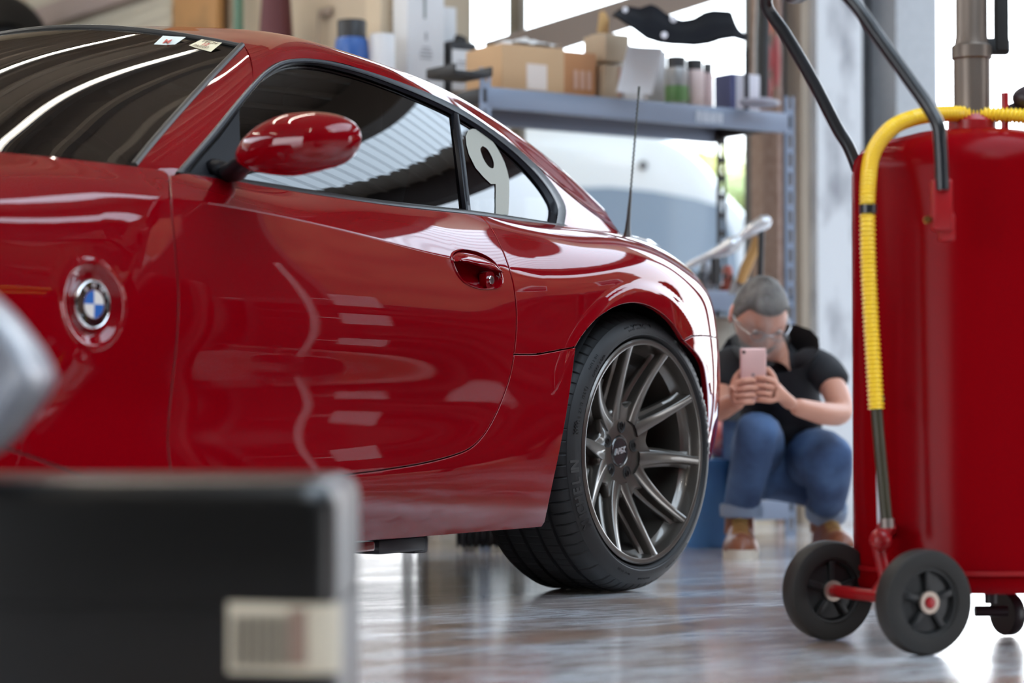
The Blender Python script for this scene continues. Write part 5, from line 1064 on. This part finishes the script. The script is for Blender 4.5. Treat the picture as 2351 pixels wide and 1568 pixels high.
# cream tub and basket under the middle deck, red bag, blue bin
t = thing('bucket', 'cream plastic tub on a low crate beside the crouching man', 'tub', tuple(on(1640, VF+.2, .42)), BROT); mb = MB(); mb.lathe([(.0001, 0), (.115, 0), (.135, .29), (.142, .29), (.142, .305), (.13, .305), (.11, .02), (.0001, .02)], 40); mb.build('tub_body', mat('tub_cream', (.62, .58, .48), rough=.5), t, angle=30); mb = MB(); mb.tube([(-.138, 0, .25)]+[(.138*math.cos(q)*-1, -.06, .25-.09*math.sin(q)) for q in np.linspace(.2, math.pi-.2, 10)]+[(.138, 0, .25)], .003, n=6); mb.build('wire_handle', CHR, t)
t = thing('crate', 'tan wooden crate under the cream tub', 'crate', tuple(on(1640, VF+.2, pz(1720, 1148, 7.9)+.001)), BROT); mb = MB(); zc_ = .42-pz(1720, 1148, 7.9)-.002; mb.box((0, 0, zc_/2), (.30, .28, zc_), .006); mb.build('crate_body', mat('crate_tan', (.50, .38, .24), rough=.8), t)
t = thing('drinks_bag', 'crumpled bright red bag between the wheel and the crouching man', 'bag', tuple(at(1655, 7.4, z=pz(1655, 1050, 7.4))), CROT); mb = MB(); G = []
for a in np.linspace(0, 2*math.pi, 26, endpoint=False): G.append([((.052+.008*rs_.rand())*math.sin(b)*math.cos(a), .04*math.sin(b)*math.sin(a), .055-.055*math.cos(b)) for b in np.linspace(.03, math.pi-.03, 12)])
mb.grid(np.array(G), closeu=True); mb.build('bag_film', mat('bag_red', (.62, .05, .05), rough=.35, noise=(25, (.70, .35, .30), .35, .6)), t, smooth=False)
t = thing('bin', 'bright blue plastic bin on the floor behind the rear wheel', 'bin', tuple(at(1628, 7.4, z=0)), CROT); hb_ = pz(1628, 1052, 7.4)-.003
mb = MB(); mb.lathe([(.0001, 0), (.085, 0), (.092, .02), (.104, hb_-.02), (.112, hb_-.02), (.112, hb_), (.0001, hb_)], 40); mb.build('bin_body', mat('bin_blue', (.05, .18, .42), rough=.4), t, angle=30)
t = thing('toolbox', 'small dark machine with a chrome collar above the red bag', 'machine', tuple(at(1672, 7.52, z=0)), CROT); hm = pz(1672, 930, 7.52); mb = MB(); mb.box((0, .06, hm/2), (.10, .08, hm), .01); mb.build('machine_body', RKB, t); mb = MB(); mb.lathe([(.014, 0), (.018, .01), (.018, .035), (.0001, .04)], 20, M=xf((.0, .0, hm-.10))); mb.build('collar', CHR, t)
# under the car: white block and corrugated black hose
t = cam_thing('corrugated_duct', 'black corrugated duct lying on the floor behind the rear tyre', 'duct', 1110, 7.22); mb = MB(); n = 90; mb.tube([(-.08+.40*i/n, 0, .062) for i in range(n)], [.053+.007*math.cos(i*1.4) for i in range(n)], n=20); mb.build('duct_body', RKB, t)
# ---------------------------------------------------------------- outside
t = cam_thing('van', 'white van parked outside the window', 'van', 1240, 11.8); D = 11.8
U = lambda px, py: (lx(px, 1240, D), pz(1240, py, D))
VW = mat('van_white', (.80, .82, .84), rough=.25, coat=.6)
tp_ = [(1100, 262), (1200, 256), (1300, 262), (1400, 280), (1480, 298), (1540, 318), (1590, 350), (1632, 392), (1665, 440), (1695, 470), (1722, 500)]
cv = resamp(cr([U(*p) for p in tp_], 6), 50); P = []
for y, k in ((.0, -.10), (.015, -.02), (.06, 0), (.5, .03), (1.2, .03), (1.6, .0), (1.66, -.1)): P.append([(x, y, z+k) for x, z in cv])
mb = MB(); mb.grid(np.array(P)); fr2 = [[(x, 0.0-.0, z-.10-(z-.10-.30)*s) for x, z in cv] for s in np.linspace(0, 1, 10)]; mb.grid(np.array(fr2)); mb.box((-1.2, .83, 1.0), (1.9, 1.64, 1.2)); mb.build('van_body', VW, t)
gl_ = [U(*p) for p in [(1330, 432), (1400, 430), (1500, 440), (1600, 458), (1655, 475), (1690, 560), (1700, 660), (1690, 760), (1395, 760), (1352, 520)]]
mb = MB(); mb.prism([(x, z) for x, z in gl_], -.004, .012, M=Matrix(((1, 0, 0, 0), (0, 0, -1, 0), (0, 1, 0, 0), (0, 0, 0, 1)))); mb.build('van_window', mat('van_glass', (.26, .33, .42), rough=.10, coat=1), t, smooth=False)
x, z = U(1477, 380); mb = MB(); mb.lathe([(.0001, .012), (.018, .012), (.022, .0)], 16, M=frame((x, -.002, z), (0, -1, 0))); mb.build('nozzle', RKB, t)
for x in (-1.6, .55): mb = MB(); mb.lathe([(.0001, -.1), (.28, -.1), (.33, -.08), (.33, .08), (.28, .1), (.0001, .1)], 36, M=frame((x, .1, .33), (0, -1, 0))); mb.build('van_wheel', TYR, t)
mb = MB(); mb.box((-.4, .83, .35), (3.0, 1.6, .25)); mb.build('van_sill', RKB, t)
def foliage(label, px, d, z0, w_, h, dep, n, c, name='hedge', seed=1, leaf=.10):
    rs = np.random.RandomState(seed); t = thing(name, label, name if name != 'hedge' else 'hedge', tuple(at(px, d, z=0)), CROT); m = mat('leaf_'+str(seed), c, rough=.6, noise=(1.2, tuple(x*1.7 for x in c), .35, .65)); V = []; Fq = []
    for i in range(n):
        a, b, r = rs.rand()*2*math.pi, rs.rand()**.5, rs.rand(); p = np.array([math.cos(a)*b*w_/2, (rs.rand()-.5)*dep, z0+h*(.5+.5*math.sin(a)*b)]); q = rs.randn(3); q /= np.linalg.norm(q); s = np.cross(q, rs.randn(3)); s /= np.linalg.norm(s)
        k = len(V); V += [tuple(p+q*leaf), tuple(p+s*leaf*.5), tuple(p-q*leaf), tuple(p-s*leaf*.5)]; Fq.append((k, k+1, k+2, k+3))
    me = bpy.data.meshes.new('foliage'); me.from_pydata(V, [], Fq); me.materials.append(m); o = bpy.data.objects.new('foliage', me); COL.objects.link(o); o.parent = t; o['kind'] = 'stuff'
    mb = MB(); mb.tube([(0, 0, 0), (.02, 0, z0+h*.6)], .06, n=8); mb.build('trunk', mat('bark', (.12, .09, .06), rough=.9), t); return t
foliage('yellow-green bush outside behind the white van', 1600, 17, .2, 3.2, 2.0, 1.2, 5200, (.50, .48, .22), name='bush', seed=2)
foliage('green bush outside between the rack post and the brown pier', 1690, 15.5, 0, .9, 1.9, .8, 2600, (.38, .42, .20), name='bush', seed=3)
# unseen blockers added to shape the paintwork's reflections: cabinets inside, building and hedge outside
RC = mat('cabinet_red', (.10, .008, .008), rough=.35); 
for k, (v, lab) in enumerate(((2.1, 'nearer the front'), (3.05, 'in the middle'), (4.0, 'nearer the back wall'))):  # extends one mirrored cabinet to an unseen row that blocks bright reflections
    t = thing('unseen_tool_cabinet', 'unseen dark rolling tool cabinet with red drawers, added to darken door reflections, the one %s of the row' % lab, 'cabinet', tuple(B(6.1, v, 0)), BROT, 'unseen rolling tool cabinets')
    mb = MB(); mb.box((0, 0, .56), (.5, .9, .95), .012); mb.build('cabinet_body', mat('cabinet_dark', (.04, .035, .035), rough=.4), t)
    for j in range(6): mb = MB(); mb.box((-.255, 0, .18+j*.145), (.02, .82, .13), .006); dq = mb.build('drawer', RC if k else RKB, t); mb = MB(); mb.tube([(-.27, -.3, .22+j*.145), (-.27, .3, .22+j*.145)], .007, n=8); mb.build('drawer_handle', RKB, dq)
    for (x, y) in ((-.2, -.33), (.2, -.33), (-.2, .33), (.2, .33)): mb = MB(); mb.lathe([(.0001, -.02), (.042, -.02), (.042, .02), (.0001, .02)], 20, M=frame((x, y, .042), (0, 1, 0))); mb.build('castor', RKB, t)
def hedge(label, u, v, w_, h, seed):
    t = foliage(label, 1175, 5, 0, w_, h, 1.2, 5000, (.035, .05, .02), seed=seed, leaf=.16); t.location = Vector(B(u, v, 0)); t.rotation_euler = (0, 0, BROT+math.pi/2)
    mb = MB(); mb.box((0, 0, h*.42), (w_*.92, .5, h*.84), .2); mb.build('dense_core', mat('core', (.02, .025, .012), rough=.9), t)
t = thing('building', 'unseen brick building with small windows, added across the yard to block sky reflections, beyond the right-hand opening', 'building', tuple(B(14.5, -1.7, 0)), BROT)  # put up out of view to hide low sky from the door's reflection
mb = MB(); mb.box((0, 0, 2.7), (3, 11, 5.4)); mb.build('brick_wall', mat('brick_orange', (.26, .13, .07), rough=.9, noise=(2, (.16, .08, .05), .35, .65)), t, smooth=False)
mb = MB(); mb.box((0, 0, 5.48), (3.3, 11.3, .16)); mb.build('parapet', mat('parapet_pale', (.55, .45, .35), rough=.8), t, smooth=False)
for k in range(5):
    mb = MB(); mb.box((-1.51, -4.2+k*2.1, 3.2), (.06, .9, 1.0)); wq = mb.build('window', mat('window_pale', (.6, .6, .58), rough=.5), t, smooth=False); mb = MB(); mb.box((-1.545, -4.2+k*2.1, 3.2), (.02, .75, .85)); mb.build('pane', mat('pane_dark', (.03, .035, .04), rough=.05), wq, smooth=False)
hedge('unseen dark dense hedge added outside the right-hand opening to darken reflections, beside the brick building', 13.2, 5.0, 1.8, 3.0, 6)  # planted out of view to darken what the paint mirrors

# stand with cards added out of view, to mirror bright marks in the door
t = thing('added_card_stand', 'unseen slim white stand with three white cards, added to put bright marks in the door reflection, before the tool cabinets', 'stand', tuple(B(5.55, 2.95, 0)), BROT)
mb = MB(); mb.tube([(0, 0, .02), (0, 0, 1.55)], .016, n=12); mb.build('stand_pole', WHB, t); mb = MB(); mb.lathe([(.0001, 0), (.16, 0), (.16, .015), (.03, .03), (.0001, .03)], 28); mb.build('stand_foot', RKB, t)
for z, h in ((1.02, .17), (.72, .18), (.30, .13)): mb = MB(); mb.box((-.02, .19, z), (.006, .17, h)); mb.box((-.018, .08, z), (.006, .16, .012)); mb.build('card', WHB, t, smooth=False)
# ================================================================== the crouching photographer
def skinned(name, joints, bones, m, parent, sub=2, root=0):
    'continuous surface grown round a skeleton: joints = [(x, y, z, rx, ry)]'
    me = bpy.data.meshes.new(name); me.from_pydata([j[:3] for j in joints], bones, []); me.materials.append(m)
    o = bpy.data.objects.new(name, me); COL.objects.link(o); o.parent = parent
    me.skin_vertices or None
    bm = bmesh.new(); bm.from_mesh(me); L = bm.verts.layers.skin.verify(); bm.verts.ensure_lookup_table()
    for i, v in enumerate(bm.verts): j = joints[i]; v[L].radius = (j[3], j[4] if len(j) > 4 else j[3]); v[L].use_root = (i == root)
    bm.to_mesh(me); bm.free()
    k = o.modifiers.new('skin', 'SKIN'); k.use_smooth_shade = True; k.branch_smoothing = .6
    s = o.modifiers.new('sub', 'SUBSURF'); s.levels = sub; s.render_levels = sub
    dg = bpy.context.evaluated_depsgraph_get(); me2 = bpy.data.meshes.new_from_object(o.evaluated_get(dg)); o.modifiers.clear(); o.data = me2
    me2.polygons.foreach_set('use_smooth', [True]*len(me2.polygons)); return o
SK = mat('skin', (.60, .29, .20), rough=.5, spec=.4); JN = mat('denim', (.075, .145, .29), rough=.85, noise=(9, (.03, .06, .14), .35, .65)); TS = mat('black_cotton', (.012, .012, .015), rough=.85)
HR = mat('grey_hair', (.07, .06, .055), rough=.7, noise=(30, (.17, .155, .14), .35, .65)); SH = mat('brown_leather', (.20, .06, .025), rough=.4); SL = mat('sole_cream', (.62, .55, .45), rough=.6)
pr = cam_thing('person', 'person in black T-shirt and rolled jeans crouching beside the rack, photographing with a phone', 'person', 1740, 6.95)
zc0 = 0
# local x to the right of the view, y away from the lens, z up
hipL, hipR = (.03, .30, .27), (.17, .32, .25)
kneeL, ankL = (-.010, -.10, .372), (-.045, .055, .105)
kneeR, ankR = (.195, -.06, .285), (.215, .20, .085)
pel, wst, chs, nck, hdb = (.10, .33, .27), (.10, .27, .38), (.075, .12, .50), (.040, .015, .600), (.006, -.055, .640)
shL, shR = (-.075, .06, .560), (.170, .04, .560)
elL, wrL = (-.135, -.13, .41), (-.085, -.325, .445)
elR, wrR = (.232, -.10, .405), (.065, -.305, .430)
body = skinned('body', [(*pel, .10, .09), (*wst, .10, .085), (*chs, .095, .07), (*nck, .048), (*hdb, .05), (*hipL, .075), (*kneeL, .052), (*ankL, .035), (*hipR, .075), (*kneeR, .052), (*ankR, .035),
    (*shL, .036), (*elL, .036), (-.098, -.27, .437, .028), (*wrL, .021, .026), (*shR, .036), (.215, -.05, .475, .041), (*elR, .037), (.16, -.20, .408, .034), (*wrR, .021, .026)],
    [(0, 1), (1, 2), (2, 3), (3, 4), (0, 5), (5, 6), (6, 7), (0, 8), (8, 9), (9, 10), (2, 11), (11, 12), (12, 13), (13, 14), (2, 15), (15, 16), (16, 17), (17, 18), (18, 19)], SK, pr)
# head, bowed towards the phone
Mh = xf((-.002, -.085, .683), rx=math.radians(38), rz=math.radians(12)) 
mb = MB(); P = []
for a in np.linspace(0, 2*math.pi, 40, endpoint=False):
    row = []
    for b in np.linspace(.03, math.pi-.03, 28):
        x = math.sin(b)*math.cos(a); y = math.sin(b)*math.sin(a); z = -math.cos(b); wx, wy = .074, .094
        if z < 0: wx *= 1-.30*z*z; wy *= 1-.12*z*z
        X_, Y_, Z_ = wx*x, wy*y, .112*z
        f = max(0, -y)                                          # face side (towards -y)
        Y_ += -.016*f*math.exp(-((Z_+.030)/.022)**2-(X_/.013)**2)*1.6       # nose
        Y_ += -.006*f*math.exp(-((Z_-.022)/.010)**2-(X_/.045)**2)           # brow
        for sx in (-.031, .031): Y_ += .010*f*math.exp(-((Z_-.004)/.012)**2-((X_-sx)/.014)**2)   # eye sockets
        Y_ += -.005*f*math.exp(-((Z_+.068)/.006)**2-(X_/.022)**2)-.007*f*math.exp(-((Z_+.100)/.014)**2-(X_/.02)**2)    # lips, chin
        row.append((X_, Y_, Z_))
    P.append(row)
hd = mb.grid(np.array(P), closeu=True, M=Mh).build('head', SK, pr, angle=180)
for sx in (-1, 1):
    mb = MB(); mb.ball((sx*.031, -.074, .004), (.0125, .010, .009), M=Mh, n=14, m=8); mb.build('eye', mat('eye_white', (.6, .58, .55), rough=.2), hd)
    mb = MB(); mb.ball((sx*.031, -.083, .003), (.005, .003, .005), M=Mh, n=10, m=6); mb.build('iris', mat('iris_brown', (.05, .03, .02), rough=.2), hd)
    mb = MB(); mb.ball((sx*.079, .008, -.008), (.009, .018, .031), M=Mh @ Matrix.Rotation(sx*.25, 4, 'Z'), n=14, m=10); mb.build('ear', mat('ear_skin', (.72, .28, .20), rough=.45), hd)
mb = MB(); mb.tube([tuple(Mh @ Vector(p)) for p in [(-.018, -.094, -.066), (0, -.099, -.067), (.018, -.094, -.066)]], [.002, .0045, .002], n=8); mb.build('mouth', mat('lips', (.45, .15, .12), rough=.4), hd)
# hair: cap over crown, sides and nape; short beard
rs_ = np.random.RandomState(5); P = []
for a in np.linspace(0, 2*math.pi, 48, endpoint=False):
    fr = -math.sin(a); lim = 1.02 if fr > .55 else 1.02+.75*min(1, (.55-fr)/.6); row = []
    for b in np.linspace(.03, lim, 14):
        k = 1.075+.02*rs_.rand() if b < lim-.02 else 1.0
        row.append((.074*k*math.sin(b)*math.cos(a), .096*k*math.sin(b)*math.sin(a), .115*k*math.cos(b)))
    P.append(row)
MB().grid(np.array(P), closeu=True, M=Mh).build('hair', HR, hd, angle=180)
P = []
for a in np.linspace(math.radians(195), math.radians(345), 30):
    row = []
    for k, b in enumerate(np.linspace(math.radians(118), math.radians(168), 10)):
        q = 1.07 if 0 < k < 9 else .95; wx, wy = .070, .093; z = math.cos(b); wx *= 1-.26*z*z
        row.append((wx*q*math.sin(b)*math.cos(a), wy*q*math.sin(b)*math.sin(a), .116*z*q+.0))
    P.append(row)
MB().grid(np.array(P), M=Mh).build('beard', mat('beard_grey', (.17, .14, .12), rough=.8), hd, angle=180)
gm = MB()
for sx in (-1, 1):
    gm.tube([tuple(Mh @ Vector((sx*.031+.020*math.cos(q), -.098, .002+.015*math.sin(q)))) for q in np.linspace(0, 2*math.pi, 20)], .0016, n=6)
    gm.tube([tuple(Mh @ Vector(p)) for p in [(sx*.051, -.097, .006), (sx*.074, -.06, .006), (sx*.080, .0, .004), (sx*.080, .02, -.008)]], .0018, n=6)
gm.tube([tuple(Mh @ Vector(p)) for p in [(-.011, -.099, .005), (.011, -.099, .005)]], .0018, n=6)
gm.build('glasses', mat('glasses_metal', (.35, .36, .38), rough=.25, metal=1), hd)
# T-shirt
skinned('t_shirt', [(*chs, .160, .115), (.09, .20, .43, .140, .110), (.10, .29, .33, .125, .108), (.10, .33, .27, .122, .10), (.055, .070, .552, .092, .076), (.042, .028, .600, .062, .056),
    (-.025, .07, .560, .072, .060), (-.085, .045, .555, .070, .062), (-.112, -.02, .500, .062, .058), (-.122, -.06, .462, .058, .055), (.122, .06, .560, .072, .060), (.176, .030, .552, .066, .058), (.205, -.015, .512, .062, .058), (.217, -.040, .478, .058, .055)],
    [(0, 1), (1, 2), (2, 3), (0, 4), (4, 5), (4, 6), (6, 7), (7, 8), (8, 9), (4, 10), (10, 11), (11, 12), (12, 13)], TS, pr)
# jeans
jn = skinned('jeans', [(*pel, .135, .115), (*hipL, .095), (.012, .11, .325, .083), (*kneeL, .066), (-.020, -.060, .30, .064), (-.034, .005, .205, .060), (-.043, .05, .145, .056), (-.044, .055, .125, .057),
    (*hipR, .10), (.185, .12, .285, .092), (*kneeR, .080), (.205, .01, .24, .074), (.213, .11, .165, .062), (.217, .165, .125, .055)],
    [(0, 1), (1, 2), (2, 3), (3, 4), (4, 5), (5, 6), (6, 7), (0, 8), (8, 9), (9, 10), (10, 11), (11, 12), (12, 13)], JN, pr)
for (c, tilt) in (((-.0435, .053, .130), 0), ((.217, .165, .125), .6)):
    mb = MB(); mb.lathe([(.052, -.022), (.061, -.020), (.063, 0), (.061, .016), (.054, .018)], 28, M=xf(c, rx=tilt)); mb.build('rolled_cuff', mat('cuff_denim', (.22, .27, .36), rough=.9), jn)
# boots
def boot(x, y, rz, pitch, nm):
    Mb = xf((x, y, 0), rz=rz, rx=pitch); mb = MB(); P = []
    for s in np.linspace(0, 1, 18):
        yy = -.17+.28*s; w_ = .047*(1-abs(2*s-1)**3.2)**.5*(1.05 if s < .5 else .92)+.002; h = .052+.05*max(0, (s-.42)/.58)**.7; h *= (1-abs(2*s-1)**6)**.4 if s < .5 else 1
        P.append([(w_*math.cos(q), yy, .020+max(0, math.sin(q))*h) for q in np.linspace(-.2, math.pi+.2, 16)])
    bo = mb.grid(np.array(P), M=Mb).build('boot', SH, pr, angle=70)
    mb = MB(); sh_ = [( .050*math.copysign(abs(math.cos(q))**.75, math.cos(q))*(1.04 if math.sin(q) < 0 else .86), -.03+.148*math.sin(q)) for q in np.linspace(0, 2*math.pi, 36, endpoint=False)]; mb.prism(sh_, .0, .026, M=Mb); mb.build('sole', SL, bo)
    mb = MB(); mb.tube([(0, .055, .06), (0, .06, .11), (0, .06, .14)], [.045, .043, .040], n=18, M=Mb); mb.build('boot_shaft', SH, bo)
    for k in range(5): mb = MB(); mb.tube([(-.022, -.06+.022*k, .067+.010*k), (0, -.066+.022*k, .076+.010*k), (.022, -.06+.022*k, .067+.010*k)], .0028, n=6, M=Mb); mb.build('lace', mat('lace_yellow', (.45, .28, .08), rough=.7), bo)
boot(-.052, .0, math.radians(-4), 0, 'l'); boot(.222, .12, math.radians(8), 0, 'r')
# hands: palm and five bent fingers each, closed round the phone
ph = Vector((-.062, -.405, .545))
def hand(wr, palm, side_, nm):
    'side_ = +1 for the hand at the right of the phone'
    s = side_; px_, py_, pz_ = palm; J = [(*wr, .022, .020), (px_, py_, pz_, .030, .017)]; Bn = [(0, 1)]
    tips = [(-.035, .034, .032), (-.045, .014, .030), (-.043, -.006, .028), (-.036, -.024, .024)]
    for k, (dx, dz, l) in enumerate(tips):
        b = len(J)
        J += [(px_-s*.014, py_-.010, pz_+dz*.9, .0098), (px_-s*.034, py_-.022, pz_+dz+.004, .0088), (px_-s*(.054+.004*(k == 1)), py_-.016, pz_+dz+.006, .0082), (px_-s*(.066+.005*(k == 1)-.004*(k == 3)), py_-.006, pz_+dz+.004, .0074)]
        Bn += [(1, b), (b, b+1), (b+1, b+2), (b+2, b+3)]
    b = len(J); J += [(px_-s*.006, py_+.012, pz_+.026, .0115), (px_-s*.018, py_+.014, pz_+.052, .0100), (px_-s*.034, py_+.012, pz_+.070, .0085)]; Bn += [(1, b), (b, b+1), (b+1, b+2)]
    return skinned(nm, J, Bn, SK, pr, sub=2, root=1)
hand(wrR, (.018, -.375, .465), 1, 'hand'); hand(wrL, (-.112, -.385, .460), -1, 'hand')
t = thing('phone', 'rose gold phone held up in both hands by the crouching person', 'phone', tuple(wm(pr) @ Vector((-.052, -.385, .5135))), CROT+.12)
mb = MB(); mb.box((0, 0, 0), (.072, .0078, .146), .006, seg=3); mb.build('phone_body', mat('rose_gold', (.78, .48, .44), rough=.35, metal=.35), t)
mb = MB(); mb.lathe([(.0001, .0005), (.0045, .0005), (.005, 0)], 16, M=frame((-.001, -.0040, .0), (0, -1, 0))); mb.build('back_emblem', mat('emblem_grey', (.25, .18, .17), rough=.3), t)
mb = MB(); mb.lathe([(.0001, .0012), (.0045, .0012), (.005, 0)], 16, M=frame((-.026, -.0040, .062), (0, -1, 0))); mb.build('lens', BLK, t)
mb = MB(); mb.box((0, .0041, 0), (.066, .0006, .138), .0002); mb.build('screen', BLK, t)
# a wisp of vapour before the face
vm = bpy.data.materials.new('vapour'); vm.use_nodes = True; q = vm.node_tree; q.nodes.clear(); o_ = q.nodes.new('ShaderNodeOutputMaterial'); vs = q.nodes.new('ShaderNodeVolumeScatter'); vs.inputs['Color'].default_value = (.95, .96, 1, 1)
tc = q.nodes.new('ShaderNodeTexCoord'); n = q.nodes.new('ShaderNodeTexNoise'); n.inputs['Scale'].default_value = 14; n.inputs['Distortion'].default_value = 1.2; r = q.nodes.new('ShaderNodeValToRGB'); r.color_ramp.elements[0].position = .42; r.color_ramp.elements[1].position = .72; mm = q.nodes.new('ShaderNodeMath'); mm.operation = 'MULTIPLY'; mm.inputs[1].default_value = 16
q.links.new(tc.outputs['Object'], n.inputs['Vector']); q.links.new(n.outputs['Fac'], r.inputs[0]); q.links.new(r.outputs[0], mm.inputs[0]); q.links.new(mm.outputs[0], vs.inputs['Density']); q.links.new(vs.outputs[0], o_.inputs['Volume'])
t = thing('vapour', 'wisp of white vapour in front of the crouching man\'s face', 'smoke', tuple(wm(pr) @ Vector((-.02, -.245, .635))), CROT); t['kind'] = 'stuff'
mb = MB(); mb.ball((0, 0, 0), (.085, .055, .105)); o = mb.build('vapour_cloud', vm, t); o['kind'] = 'stuff'
# ------------------------------------------------------------------ render niceties
cy = sc.cycles; cy.use_denoising = True; cy.max_bounces = 8; cy.diffuse_bounces = 4; cy.glossy_bounces = 5; cy.transmission_bounces = 6; cy.transparent_max_bounces = 10
cy.caustics_reflective = False; cy.caustics_refractive = False; cy.sample_clamp_indirect = 8
